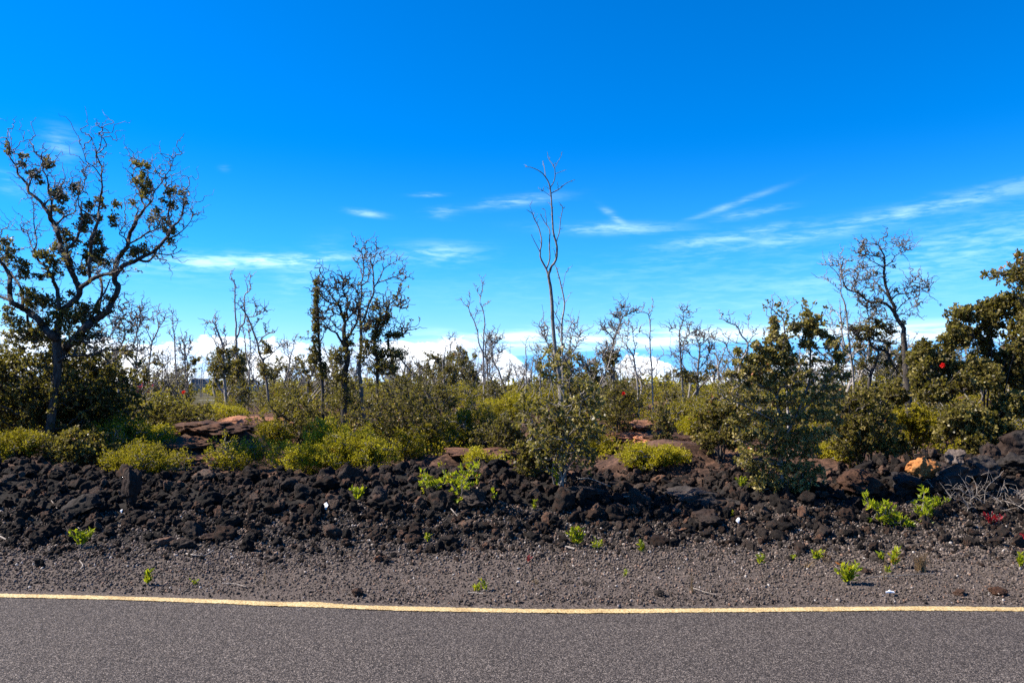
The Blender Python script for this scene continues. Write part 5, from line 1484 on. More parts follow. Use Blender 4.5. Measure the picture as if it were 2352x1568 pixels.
def make_proto(kind, seed, Wm, H, n):
    rng = np.random.default_rng(seed)
    blobs = []
    for i in range(4):
        a = (i + 0.5) / 4 * 2 - 1
        blobs.append((a * Wm * 0.3, H * (0.62 - 0.15 * abs(a) + 0.1 * rng.normal() * 0.5), Wm * 0.24, H * 0.30, Wm * 0.26, rng.normal() * Wm * 0.15))
    par = dict(ohia=dict(leafmat='ohia', leaf_n=9, leaf_L=0.045, ratio=0.75, leaf_frac=0.8, woodmat='greybark'), olive=dict(leafmat='olive', leaf_n=10, leaf_L=0.040, ratio=0.5, axisup=0.8, stem_cl=0.05, spread=0.75, woodmat='greybark'))[kind]
    return bush('scrub_bush' if kind == 'ohia' else 'scrub_shrub', 'x', 'bush' if kind == 'ohia' else 'shrub', 0, 300 + seed, blobs, seed, n=n, rtip=0.0045, **par)


def bare_proto(seed, H, twigs=220, leafy=False, mat='greybark'):
    """a small bare tree, H metres high, standing at its own origin"""
    rng = np.random.default_rng(seed)
    wood, tb = Bag(), Bag()
    limbs = []
    ns = rng.integers(1, 3)
    seeds, sr, wt, tan = [], [], [], []
    r0 = 0.013 * H + 0.008
    for s in range(ns):
        a = rng.uniform(0, 6.28)
        lean = rng.uniform(0.05, 0.22)
        p = np.array([0, 0, -0.1])
        d = unit(np.array([math.cos(a) * lean, math.sin(a) * lean, 1]))
        pts = [(*p, r0)]
        m = 8
        h = H * (1.0 if s == 0 else rng.uniform(0.6, 0.9))
        for i in range(1, m + 1):
            d = unit(d + rng.normal(size=3) * np.array([0.22, 0.22, 0.05]))
            p = p + d * h / m
            pts.append((*p, r0 * (1 - i / m) ** 0.8 + 0.004))
        w = smooth_line(pts, 3, 0.1, rng)
        limbs.append(w)
        for k in range(rng.integers(3, 6)):
            j = rng.integers(len(w) // 3, int(len(w) * 0.85))
            q = w[j, :3].copy()
            d2 = unit(rng.normal(size=3) * np.array([1, 1, 0.3]) + np.array([0, 0, 0.9]))
            l = h * rng.uniform(0.16, 0.38) * (1 - 0.4 * j / len(w))
            bp = [(*q, w[j, 3] * 0.65)]
            for i in range(1, 5):
                d2 = unit(d2 + rng.normal(size=3) * 0.3 + np.array([0, 0, 0.18]))
                q = q + d2 * l / 4
                bp.append((*q, w[j, 3] * 0.6 * (1 - i / 4) + 0.003))
            limbs.append(smooth_line(bp, 3, 0.1, rng))
    for i, w in enumerate(limbs):
        wood.add(*tubes(w[None, :, :3], w[None, :, 3], 5))
        seeds += list(w[:, :3])
        sr += list(w[:, 3])
        tan += list(unit(np.gradient(w[:, :3], axis=0)))
        t = np.linspace(0, 1, len(w))
        wt += list(np.where(t > (0.4 if w[0, 3] > r0 * 0.9 else 0.1), 0.2 + t, 0))
    seeds, sr, wt = np.array(seeds), np.array(sr), np.array(wt)
    nt_ = int(twigs * 0.5)
    k = rng.choice(len(seeds), nt_, p=wt / wt.sum())
    tg = twig_targets(seeds, np.array(tan), k, 0.03 + 0.10 * H * np.clip(np.abs(rng.normal(size=nt_)), 0.1, 1.5), rng, 0.45)
    c, ax, tip = skeleton(seeds, sr, tg, 0.0045, 0.25, rng, 3, tb, 0.15)
    o = link('scrub_tree', None, None, (0, 0, 0))
    tag(o, 'x', 'tree')
    link('trunk', wood.mesh('trunk', MAT[mat], True), o)
    link('twigs', tb.mesh('twigs', MAT[mat]), o, kind='stuff')
    if leafy:
        m = (c[:, 2] < H * 0.75) & (rng.random(len(c)) < 0.7)
        lb = Bag()
        leaves(lb, c[m], ax[m], 8, 0.05, 0.038, rng)
        link('crown', lb.mesh('crown', MAT['ohia']), o, kind='stuff')
    return o


LANDMARKS = [(40, 'the left picture edge'), (118, 'the gnarled tree trunk'), (250, 'the gnarled tree bush'), (345, 'the red car'), (465, 'the grey pickup'), (545, 'the forked pale snag'), (625, 'the leaning grey snag'),
             (735, 'the pole-like tree'), (825, 'the tallest centre-left tree'), (905, 'the slim-trunked dark bush'), (990, 'the low bare branch'), (1095, 'the twin-stemmed snag'), (1200, 'the hooked small snag'), (1285, 'the very tall snag'),
             (1410, 'the knotted crooked tree'), (1500, 'the straight slim snag'), (1570, 'the bushy-sided snag'), (1650, 'the flat-topped bare tree'), (1730, 'the antler-like tree'), (1800, 'the berm bush'), (1900, 'the wiry dark bush'),
             (1960, 'the two-stemmed snag'), (2060, 'the large crooked tree'), (2180, 'the orange boulder'), (2290, 'the dense right-edge tree')]


def where(x, y):
    dx = (x / y * F + 512) / DS
    lx, nm = min(LANDMARKS, key=lambda q: abs(q[0] - dx))
    off = dx - lx
    side = 'right of' if off > 12 else 'left of' if off < -12 else 'behind'
    dep = 'just beyond the berm' if y < 16 else 'near the berm' if y < 20.5 else 'halfway back' if y < 27 else 'well back' if y < 36 else 'near the skyline'
    return side, nm, dep


def spread(protos_, spec, seed, ymin, ymax, count, words, cat, hmin, hmax, umax=0.74, avoid=None):
    """copies of the builds, one thing each"""
    rng = np.random.default_rng(seed)
    used = set()
    done = 0
    while done < count:
        y = ymin * (ymax / ymin) ** rng.random()
        u = rng.uniform(-umax, umax)
        x = u * y
        if avoid and avoid(x, y, rng):
            continue
        i = int(rng.integers(len(protos_)))
        src, h0 = protos_[i]
        o = src if i not in used else copy_tree(src)
        used.add(i)
        s = rng.uniform(hmin, hmax) / h0
        o.location = (x, y, float(height(x, y)) - 0.03)
        o.rotation_euler = (rng.normal() * 0.04, rng.normal() * 0.04, rng.uniform(0, 6.28))
        o.scale = (s * rng.uniform(0.9, 1.15), s * rng.uniform(0.9, 1.15), s)
        side, nm, dep = where(x, y)
        size = ['low', 'middling', 'tall'][int(np.clip((s * h0 - hmin) / (hmax - hmin) * 3, 0, 2))]
        o['label'] = f'{size} {words} {dep}, {side} {nm}'
        o['group'] = f'{words} copies in the scrub'
        done += 1


# open lava where the mounds show: keep it clear of scrub
BARE = [(_m(490, 13.6), 13.6, 1.1, 1.2), (_m(550, 16.4), 16.4, 1.1, 0.9), (_m(400, 15.0), 15.0, 0.6, 0.7), (_m(1490, 14.6), 14.6, 0.9, 0.8), (_m(1560, 13.4), 13.4, 0.9, 0.7), (_m(1130, 12.3), 12.3, 1.3, 0.5), (_m(450, 12.4), 12.4, 0.7, 0.9)]


def sight_gap(x, y):
    """the view lines to the parked vehicles stay open"""
    u = x / y * F + 512
    return (y > 16) and (132 < u < 166 or 190 < u < 216 or 246 < u < 262)


def sight_gap_np(x, y):
    u = x / y * F + 512
    return (y > 20) & (((u > 132) & (u < 166)) | ((u > 190) & (u < 216)) | ((u > 246) & (u < 262)))


def avoid_scrub(x, y, rng):
    if sight_gap(x, y):
        return True
    for bx, by, rx, ry in BARE:
        if ((x - bx) / rx) ** 2 + ((y - by) / ry) ** 2 < 1:
            return True
    # nothing between the bare patches and the eye
    for bx, by, rx, ry in BARE:
        if y < by and abs(x / y - bx / by) < rx / by * 0.8 and y > 12:
            return rng.random() < 0.85
    return False


olive_p = [(make_proto('olive', 200 + i, 1.3, 0.8, 260), 0.8) for i in range(6)]
ohia_p = [(make_proto('ohia', 220 + i, 1.2, 1.15, 330), 1.15) for i in range(6)]
spread(olive_p, None, 31, 13.5, 44, 285, 'olive shrub', 'shrub', 0.5, 0.85, avoid=avoid_scrub)
spread(ohia_p, None, 32, 15.5, 44, 95, 'dark bush', 'bush', 0.7, 1.25, avoid=avoid_scrub)
bare_p = [(bare_proto(240 + i, 2.2, 260, i % 3 == 0, ['greybark', 'deadwood'][i % 2]), 2.2) for i in range(10)]
spread(bare_p, None, 33, 19, 70, 290, 'bare tree', 'tree', 1.4, 2.8, avoid=lambda x, y, r: sight_gap(x, y) and y < 60)


def ground_cover():
    """knee-high scrub too tangled to count, between the shrubs"""
    rng = np.random.default_rng(99)
    n = 34000
    y = 12.2 * (60 / 12.2) ** rng.random(n)
    x = rng.uniform(-0.78, 0.78, n) * y
    d = fbm(x * 0.6, y * 0.6, o=3) + 0.30 * sstep(16, 22, y) - 0.05
    ok = d > 0.05
    for bx, by, rx, ry in BARE:
        ok &= ((x - bx) / rx) ** 2 + ((y - by) / ry) ** 2 > 1.2
    ok &= ~sight_gap_np(x, y)
    x, y, d = x[ok], y[ok], d[ok]
    z = height(x, y) + rng.random(len(x)) * (0.10 + 0.38 * np.clip(d, 0, 1)) * (0.5 + 0.5 * sstep(12, 18, y))
    b_ = Bag()
    P = np.stack([x, y, z], -1)
    leaves(b_, P, np.tile([0, 0, 1.0], (len(P), 1)), 7, 0.05, 0.03, rng, 0.9, 0.07)
    link('ground_scrub', b_.mesh('ground_scrub', MAT['olive']), kind='stuff')


ground_cover()


def far_scrub():
    """the wood further off, which reads as one mass"""
    rng = np.random.default_rng(77)
    lb, sb = Bag(), Bag()
    n = 1500
    y = 42 * (400 / 42) ** rng.random(n)
    x = rng.uniform(-0.95, 0.95, n) * y
    u = x / y * F + 512
    ok = ~((y < 92) & (((u > 130) & (u < 168)) | ((u > 186) & (u < 218)) | ((u > 244) & (u < 264))))
    x, y = x[ok], y[ok]
    h = rng.uniform(0.8, 1.5, len(x))
    m = 55
    z = height(x, y)
    q = unit(rng.normal(size=(len(x), m, 3))) * rng.random((len(x), m, 1)) ** 0.4
    P = np.stack([x, y, z + h * 0.5], -1)[:, None] + q * np.stack([h * 0.95, h * 0.9, h * 0.5], -1)[:, None]
    P = P.reshape(-1, 3)
    leaves(lb, P, np.tile([0, 0, 1.0], (len(P), 1)), 3, 0.16, 0.13, rng, 1.0, 0.12)
    o = link('distant_scrub', lb.mesh('distant_scrub', MAT['olive']), kind='stuff')
    # a haze of bare stems standing in it
    n = 900
    y = 50 * (350 / 50) ** rng.random(n)
    x = rng.uniform(-0.95, 0.95, n) * y
    z = height(x, y)
    H = rng.uniform(1.6, 3.6, n)
    a = np.stack([x, y, z], -1)
    c = a + np.stack([rng.normal(size=n) * 0.25, rng.normal(size=n) * 0.25, H], -1)
    mid = (a + c) / 2 + rng.normal(size=(n, 3)) * 0.12
    sb.add(*tubes(np.stack([a, mid, c], 1), np.stack([np.full(n, .035), np.full(n, .025), np.full(n, .008)], 1), 3))
    for k in range(7):
        t = rng.uniform(0.35, 0.95, (n, 1))
        s = a + (c - a) * t
        e = s + unit(rng.normal(size=(n, 3)) + np.array([0, 0, 0.9])) * (0.25 + 0.5 * rng.random((n, 1)))
        mm = (s + e) / 2 + rng.normal(size=(n, 3)) * 0.05
        sb.add(*tubes(np.stack([s, mm, e], 1), np.stack([np.full(n, .018), np.full(n, .013), np.full(n, .005)], 1), 3))
    link('distant_bare_stems', sb.mesh('distant_bare_stems', MAT['greybark']), kind='stuff')


far_scrub()

# ------------------------------------------------------------------ vehicles far behind the scrub


def prism(profile, y0, y1, taper=0.0, zt=None):
    """side profile (x,z) pulled across the width; the upper points lean in by taper"""
    p = np.array(profile, float)
    zmax = p[:, 1].max()
    zmid = zt if zt is not None else zmax
    ins = taper * np.clip((p[:, 1] - zmid) / max(1e-6, zmax - zmid), 0, 1) if taper else np.zeros(len(p))
    A = np.stack([p[:, 0], y0 + ins, p[:, 1]], -1)
    B_ = np.stack([p[:, 0], y1 - ins, p[:, 1]], -1)
    n = len(p)
    return np.vstack([A, B_]), [list(range(n))[::-1], list(range(n, 2 * n))] + [[i, (i + 1) % n, n + (i + 1) % n, n + i] for i in range(n)]


def poly(name, V, Fs, mat, parent, bevel=0.0):
    me = bpy.data.meshes.new(name)
    me.from_pydata([tuple(q) for q in V], [], Fs)
    me.materials.append(MAT[mat])
    o = link(name, me, parent)
    if bevel:
        md = o.modifiers.new('b', 'BEVEL')
        md.width = bevel
        md.segments = 2
    return o


def vehicle(name, label, cat, X, Y, body, glass_panes, paint, wheels, width=1.75, yaw=0.0, ztap=0.95):
    r = thing(name, label, cat, (X, Y, float(height(X, Y))))
    r.rotation_euler = (0, 0, yaw)
    poly('body', *prism(body, -width / 2, width / 2, 0.22, ztap), paint, r, 0.05)
    for g in glass_panes:
        g = np.array(g, float)
        for s in (-1, 1):
            ins = 0.22 * np.clip((g[:, 1] - ztap) / (max(p[1] for p in body) - ztap), 0, 1)
            yy = s * (width / 2 + 0.006 - ins)
            V = np.vstack([np.stack([g[:, 0], yy, g[:, 1]], -1), np.stack([g[:, 0], yy - s * 0.03, g[:, 1]], -1)])
            n = len(g)
            poly('window', V, [list(range(n)), list(range(n, 2 * n))[::-1]] + [[i, (i + 1) % n, n + (i + 1) % n, n + i] for i in range(n)], 'glass', r)
    a = np.linspace(0, 2 * math.pi, 17)[:-1]
    for wx in wheels:
        for s in (-1, 1):
            w = link('wheel', None, r, (wx, s * (width / 2 - 0.10), 0.33))
            for nm, rad, hw, mt in (('tyre', 0.33, 0.11, 'tyre'), ('rim', 0.20, 0.125, 'rim')):
                V = np.vstack([np.stack([rad * np.cos(a), np.full(16, q), rad * np.sin(a)], -1) for q in (-hw, hw)])
                poly(nm, V, [list(range(16)), list(range(16, 32))[::-1]] + [[i, 16 + i, 16 + (i + 1) % 16, (i + 1) % 16] for i in range(16)], mt, w)
    return r


car_body = [(-2.15, 0.30), (2.15, 0.30), (2.2, 0.62), (2.05, 0.80), (1.15, 0.98), (0.45, 1.42), (-0.95, 1.45), (-1.75, 1.05), (-2.15, 0.98), (-2.22, 0.6)]
car_glass = [[(0.95, 1.02), (0.40, 1.36), (-0.18, 1.38), (-0.18, 1.02)], [(-0.28, 1.02), (-0.28, 1.38), (-0.92, 1.39), (-1.50, 1.04)]]
vehicle('parked_car', 'red car far off between the trees right of the gnarled tree', 'car', W(147, 385, 88)[0], 88, car_body, car_glass, 'carred', (-1.35, 1.35), yaw=0.06)
truck_body = [(-2.6, 0.45), (2.5, 0.45), (2.58, 0.80), (2.45, 1.08), (1.25, 1.16), (0.65, 1.74), (-0.75, 1.78), (-0.85, 1.16), (-2.65, 1.14), (-2.7, 0.7)]
truck_glass = [[(1.05, 1.20), (0.58, 1.66), (0.05, 1.68), (0.05, 1.20)], [(-0.05, 1.20), (-0.05, 1.68), (-0.66, 1.70), (-0.72, 1.20)]]
vehicle('pickup_truck', 'tan-grey pickup truck far off left of the dead snags', 'truck', W(201, 385, 86)[0], 86, truck_body, truck_glass, 'cargrey', (-1.65, 1.60), 1.85, 0.04, 1.18)
vehicle('parked_car', 'silver car far off behind the dead snags, right of the pickup', 'car', W(252, 385, 90)[0], 90, car_body, car_glass, 'carwhite', (-1.35, 1.35), yaw=-0.05)

# ------------------------------------------------------------------ single stones
lone_rock(2110, 1104, 27, 601, 'ochre-orange porous boulder sitting on the berm at the right', 'orangerock', (1.1, 1, 1.15), Y=9.4, name='orange_boulder', bury=0.1)
lone_rock(1975, 1118, 42, 602, 'broad rust-brown boulder on the berm, left of the orange one', 'rustrock', (1.3, 1, 0.7), Y=9.5, name='lava_boulder')
lone_rock(2070, 1135, 36, 603, 'smooth dark grey sloping boulder below and left of the orange one', 'greyrock', (1.4, 1, 0.7), Y=9.2, name='lava_boulder')
lone_rock(2190, 1150, 34, 604, 'dark grey boulder below and right of the orange one', 'greyrock', (1.1, 1, 0.85), Y=9.1, name='lava_boulder')
lone_rock(2255, 1160, 42, 605, 'blue-grey ribbed boulder above the grey dead branches', 'greyrock', (1.1, 1, 0.9), Y=9.15, name='lava_boulder')
lone_rock(2330, 1130, 40, 606, 'purplish brown boulder at the right edge of the berm', 'greyrock', (1, 1, 0.9), Y=9.5, name='lava_boulder')
lone_rock(2270, 1065, 30, 607, 'pointed brown-grey boulder on the crest at the right', 'greyrock', (1, 1, 1.1), Y=10.2, name='lava_boulder')
lone_rock(2340, 1058, 44, 608, 'big shaded angular boulder on the crest at the right edge', 'greyrock', (1.1, 1, 1.0), Y=10.4, name='lava_boulder')
lone_rock(2180, 1085, 30, 609, 'grey boulder behind and right of the orange one', 'greyrock', (1.2, 1, 0.8), Y=9.8, name='lava_boulder')
lone_rock(308, 1150, 34, 610, 'tall tilted slab of grey lava standing in the left part of the berm', 'greyrock', (0.8, 0.6, 1.35), Y=9.1, name='lava_slab', bury=0.15)
lone_rock(195, 1175, 30, 611, 'blocky black boulder left of the tilted slab', 'rock', (1.1, 1, 1.0), Y=8.9, name='lava_boulder')
lone_rock(1610, 1215, 40, 612, 'big rounded black boulder at the foot of the berm below the berm bush', 'rock', (1.1, 1, 0.85), Y=8.7, name='lava_boulder')
lone_rock(1590, 1120, 48, 613, 'flat grey sloping slab on the berm left of the berm bush', 'greyrock', (1.5, 1, 0.5), Y=9.5, name='lava_slab')
lone_rock(1330, 1135, 30, 614, 'smooth dark sloping stone beneath the bush at the tall snag', 'greyrock', (1.3, 1, 0.6), Y=9.3, name='lava_slab')
lone_rock(1090, 1195, 28, 615, 'rounded black boulder mid-berm left of the weed with red-tipped leaves', 'rock', (1.1, 1, 0.8), Y=8.9, name='lava_boulder')
lone_rock(870, 1165, 30, 616, 'black boulder in the centre-left of the berm above the two-stalk weed', 'rock', (1.1, 1, 0.9), Y=9.0, name='lava_boulder')
lone_rock(95, 1300, 13, 620, 'single black stone lying on the gravel near the left edge')
lone_rock(820, 1360, 12, 621, 'flat black stone lying alone close to the yellow line')
lone_rock(492, 1250, 19, 622, 'fist-sized black stone on the gravel below the berm at left', squash=(1.1, 1, 0.75))
lone_rock(425, 1262, 22, 623, 'clump-shaped black stone left of the fist-sized one', squash=(1.2, 1, 0.7))
lone_rock(375, 1260, 17, 633, 'low black stone, leftmost of the clump under the left berm', squash=(1.2, 1, 0.7))
lone_rock(870, 1290, 10, 624, 'small brown-black stone, left one of a pair on the gravel')
lone_rock(888, 1290, 8, 625, 'small black stone, right one of a pair on the gravel')
lone_rock(1242, 1281, 9, 626, 'small black stone on the gravel right of centre')
lone_rock(2205, 1358, 12, 627, 'black cube-like stone on the gravel at the right')
lone_rock(2290, 1358, 14, 628, 'brown stone with a stick beside it on the gravel at the right edge', 'rustrock')
lone_rock(1515, 1360, 10, 629, 'small dark clod on the gravel by the yellow line, right of centre')
lone_rock(1295, 1262, 11, 630, 'small black stone just left of the bright seedling at centre-right')
lone_rock(1350, 1338, 9, 631, 'tiny dark stone on the gravel below the bright seedling')
lone_rock(2015, 1290, 12, 632, 'dark stone among the dry grass at the right')
lone_rock(1990, 1312, 12, 634, 'dark flat stone right of the leafy seedling at the right')

# ------------------------------------------------------------------ weeds, sticks, scraps


SLABS = [  # display x, y of the middle, half width, depth
    (560, 972, 62, 16.6), (505, 985, 45, 16.0), (590, 985, 40, 15.6), (470, 1000, 46, 14.8), (540, 1004, 50, 14.6), (600, 1003, 34, 14.4), (420, 1018, 40, 13.9), (480, 1024, 52, 13.5), (440, 1040, 44, 13.0), (500, 1048, 40, 12.6), (380, 992, 26, 15.2), (400, 1002, 22, 14.6),
    (1475, 985, 44, 15.2), (1440, 1000, 36, 14.6), (1510, 1008, 40, 14.2), (1560, 1012, 44, 13.9), (1475, 1022, 40, 13.6), (1600, 1026, 34, 13.3), (1540, 1034, 34, 13.0), (1660, 1030, 30, 13.0), (1380, 1000, 22, 14.6), (1370, 1024, 24, 13.6),
    (1120, 1012, 40, 12.4), (1180, 1010, 34, 12.3), (1060, 1020, 30, 12.2)]
for i_, (dx_, dy_, hw_, Y_) in enumerate(SLABS):
    o_ = lone_rock(dx_, dy_, hw_ * 1.1, 650 + i_, 'x', 'rustrock', (1.5, 1.3, 0.36), Y=Y_, name='lava_slab', bury=0.75)
    p_ = D(dx_, dy_, Y_)
    o_.location.z = max(o_.location.z, min(p_[2] - 0.04, o_.location.z + 0.14))
    hump_ = 'left-hand reddish lava hump' if dx_ < 700 else 'reddish lava ground right of the tall snag' if dx_ > 1250 else 'brown ground behind the open weed'
    row_ = 'far back' if Y_ > 15 else 'midway back' if Y_ > 13.7 else 'near the berm'
    o_['label'] = f'flat reddish-brown lava slab of the {hump_}, {row_}'
    o_['group'] = f'slabs of the {hump_}'


def weed(label, dx, dy, w, h, seed, stalks=6, nl=7, leafL=0.045, mat='weed', name='green_seedling', cat='plant', Y=None, lw=0.34, group=None, woodmat='greybark', lean=0.5):
    """dx, dy foot; w, h spread and height in display pixels"""
    rng = np.random.default_rng(seed)
    if Y is None:
        X, Y = ground_at(dx, dy, 0.02)
    else:
        X = _m(dx, Y)
    k = DS / F * Y
    Wm, H = w * k, h * k
    g = float(height(X, Y))
    st, lb = Bag(), Bag()
    P, A = [], []
    for s in range(stalks):
        a = rng.uniform(0, 6.28)
        rr = Wm * 0.5 * math.sqrt(rng.random())
        top = np.array([math.cos(a) * rr, math.sin(a) * rr * 0.6, H * rng.uniform(0.55, 0.92)])
        foot = np.array([rng.normal() * 0.012, rng.normal() * 0.012, -0.02])
        mid = (foot + top) / 2 + np.array([-math.cos(a), -math.sin(a), 0]) * rr * 0.2
        r = 0.0028
        ln = smooth_line([(*foot, r), (*mid, r * 0.8), (*top, r * 0.5)], 4)
        st.add(*tubes(ln[None, :, :3], ln[None, :, 3], 4))
        j = np.linspace(len(ln) * 0.35, len(ln) - 1, nl).astype(int)
        P.append(ln[j, :3])
        A.append(np.tile(unit(top - mid), (nl, 1)))
    P, A = np.concatenate(P), np.concatenate(A)
    leaves(lb, P, A, 3, leafL, leafL * lw, rng, 0.6, 0.006)
    o = thing(name, label, cat, (X, Y, g), group)
    link('stem', st.mesh('stem', MAT[woodmat]), o)
    link('leaves', lb.mesh('leaves', MAT[mat]), o)
    return o


weed('green and reddish seedling clump under the left part of the berm', 187, 1262, 58, 48, 701, 9, 6, 0.055)
weed('small green seedling alone on the gravel above the yellow line at left', 339, 1337, 18, 36, 702, 4, 7, 0.05)
weed('two-stalked pale green weed at the foot of the berm, centre-left', 823, 1215, 40, 36, 703, 5, 6, 0.06)
weed('tiny bright green sprout on the gravel left of centre', 983, 1255, 18, 18, 704, 3, 5, 0.04)
weed('bright yellow-green seedling clump at the berm foot right of centre', 1325, 1258, 42, 48, 705, 9, 7, 0.055)
weed('small sprout just right of the bright seedling clump', 1372, 1262, 22, 22, 706, 4, 5, 0.04)
weed('small pale sprout with white stem right of the sprout by the berm foot', 1478, 1268, 18, 28, 707, 4, 5, 0.045)
weed('thin green sprout standing on the gravel near the centre, right one of two', 1113, 1350, 10, 24, 708, 2, 6, 0.04)
weed('low green sprout on the gravel near the centre, left one of two', 1095, 1350, 14, 14, 709, 3, 4, 0.035)
weed('tiny leaf pair on open gravel below the two small stones', 1435, 1318, 7, 12, 710, 2, 3, 0.035)
weed('low green plant at the edge of the rubble, left of the dry stalks', 1875, 1285, 26, 18, 711, 5, 5, 0.05)
weed('thin green sprout under the berm bush, at the gravel edge', 1748, 1292, 24, 28, 712, 4, 5, 0.04)
weed('leafy yellow-green seedling clump near the yellow line at the right', 1948, 1335, 52, 46, 713, 11, 7, 0.055)
weed('upright green weed in the rubble between dry stalks at the right', 2050, 1302, 30, 46, 714, 5, 6, 0.05)
weed('small green weed left of the upright one at the right', 2028, 1292, 16, 20, 715, 3, 5, 0.045)
weed('little round-leaved sprout below the upright weed', 2038, 1310, 12, 10, 716, 3, 4, 0.035)
weed('small green sprout left of the low green plant', 1680, 1222, 12, 14, 717, 3, 4, 0.04)
weed('thin green weed standing on the berm foot, left of the bright seedling', 1228, 1222, 16, 28, 718, 3, 5, 0.04)
weed('sparse green weed climbing the berm above the bright seedling', 1285, 1205, 30, 70, 719, 5, 5, 0.045, lw=0.4)
weed('yellowish sprout on the gravel in the left part', 450, 1335, 24, 10, 720, 4, 3, 0.03)
weed('green weed at the right edge of the picture among the rubble', 2345, 1300, 18, 30, 721, 4, 5, 0.05)
weed('small green weed on the rubble just below the berm bush', 1820, 1285, 14, 10, 723, 3, 4, 0.04)
weed('low bright sprout at the crest in front of the berm bush, on its left', 1700, 1110, 24, 26, 722, 6, 5, 0.045, Y=9.5)


def rangy(label, name, base, arms, Y, seed, mat='weed', leafL=0.055, n=3, cat='plant', per=1.0, woodmat='twig', Lw=0.40):
    """an open plant whose arms were followed in the photograph; leaves sit on the outer part of each arm"""
    rng = np.random.default_rng(seed)
    st, lb = Bag(), Bag()
    b0 = D(base[0], base[1], Y)
    b0[2] = float(height(b0[0], Y)) - 0.01
    for arm in arms:
        drift = rng.uniform(-0.25, 0.25)
        pts = [(0, 0, 0, 0.006)]
        for i, p in enumerate(arm):
            q = D(p[0], p[1], Y + drift * (i + 1) / len(arm)) - b0
            pts.append((*q, 0.005 * (1 - 0.6 * (i + 1) / len(arm))))
        ln = smooth_line(pts, 5, 0.3, rng)
        st.add(*tubes(ln[None, :, :3], ln[None, :, 3], 4))
        L = len(ln)
        side = []
        for j in range(int(L * 0.4), L):
            for q in range(int(3 * per)):
                d = unit(rng.normal(size=3) + np.array([0, 0, 0.9]))
                side.append((ln[j, :3], ln[j, :3] + d * rng.uniform(0.03, 0.11)))
        a = np.array([s[0] for s in side])
        c = np.array([s[1] for s in side])
        st.add(*tubes(np.stack([a, (a + c) / 2 + 0.004, c], 1), np.full((len(a), 3), 0.0018), 3))
        leaves(lb, c, unit(c - a + np.array([0, 0, 0.03])), 7, leafL, leafL * Lw, rng, 0.65, 0.015)
    o = thing(name, label, cat, tuple(b0))
    link('stem', st.mesh('stem', MAT[woodmat]), o)
    link('leaves', lb.mesh('leaves', MAT[mat]), o)
    return o


rangy('large V-shaped bright green weed at the berm foot at the right', 'broad_weed', (2085, 1243), [[(2050, 1215), (2025, 1185), (1995, 1160)], [(2070, 1215), (2050, 1195), (2030, 1175)], [(2095, 1215), (2115, 1180), (2122, 1135)], [(2105, 1220), (2135, 1195), (2155, 1155)], [(2100, 1225), (2125, 1205), (2130, 1180)], [(2080, 1225), (2068, 1200)]], 8.55, 731)
rangy('open weed with green and red-tipped leaves on the berm left of the snag bush', 'rangy_weed', (1095, 1215), [[(1075, 1170), (1050, 1130), (1020, 1085)], [(1070, 1165), (1060, 1110), (1080, 1075)], [(1075, 1160), (1045, 1120), (1030, 1110)], [(1060, 1140), (1075, 1100), (1095, 1078)], [(1105, 1195), (1120, 1175), (1135, 1150)], [(1098, 1200), (1090, 1190)]], 9.0, 732, per=0.9)
rangy('yellowish small plant on the berm, left companion of the open weed', 'small_weed', (1000, 1130), [[(985, 1118), (975, 1100)], [(995, 1122), (1005, 1115)]], 9.3, 733, leafL=0.05)


def grassy(label, name, dx, dy, w, h, seed, n, mat='drygrass', Y=None, cat='grass tuft', thick=0.0022):
    rng = np.random.default_rng(seed)
    if Y is None:
        X, Y = ground_at(dx, dy, 0.02)
    else:
        X = _m(dx, Y)
    k = DS / F * Y
    a = rng.uniform(0, 6.28, n)
    r = w * k * 0.5 * rng.random(n) ** 0.6
    H = h * k * rng.uniform(0.5, 1, n)
    f0 = np.stack([rng.normal(size=n) * 0.02, rng.normal(size=n) * 0.02, np.full(n, -0.01)], -1)
    tp = np.stack([np.cos(a) * r, np.sin(a) * r * 0.6, H], -1)
    md = (f0 + tp) / 2 + np.stack([np.zeros(n), np.zeros(n), H * 0.15], -1)
    bag = Bag()
    bag.add(*tubes(np.stack([f0, md, tp], 1), np.stack([np.full(n, thick), np.full(n, thick * 0.8), np.full(n, thick * 0.3)], 1), 3))
    o = link(name, bag.mesh(name, MAT[mat]), None, (X, Y, float(height(X, Y))))
    return tag(o, label, cat)


grassy('reddish-brown dry grass tuft on the rubble at the right', 'dry_grass_tuft', 2115, 1310, 46, 46, 741, 90)
grassy('thin pale dry grass stalks leaning left, beside the leafy seedling', 'dry_grass_stalks', 1900, 1290, 60, 50, 742, 10)
grassy('two upright straw-coloured stalks right of the leafy seedling', 'dry_grass_stalks', 2035, 1325, 14, 78, 743, 4)
grassy('single tall straw stalk on the gravel right of centre', 'dry_grass_stalks', 1300, 1310, 12, 44, 744, 3)
grassy('straw stalk rising from a tiny sprout left of the tall yellow line bump', 'dry_grass_stalks', 607, 1335, 10, 44, 745, 3)
grassy('faint straw stalks near the yellow line, right half', 'dry_grass_stalks', 1590, 1355, 30, 50, 746, 7)
grassy('low dry grass wisps left of the leafy seedling at the right', 'dry_grass_tuft', 1850, 1300, 60, 18, 747, 14)
grassy('low pale grass wisps on the gravel at centre-right', 'dry_grass_tuft', 1230, 1335, 34, 16, 748, 12)


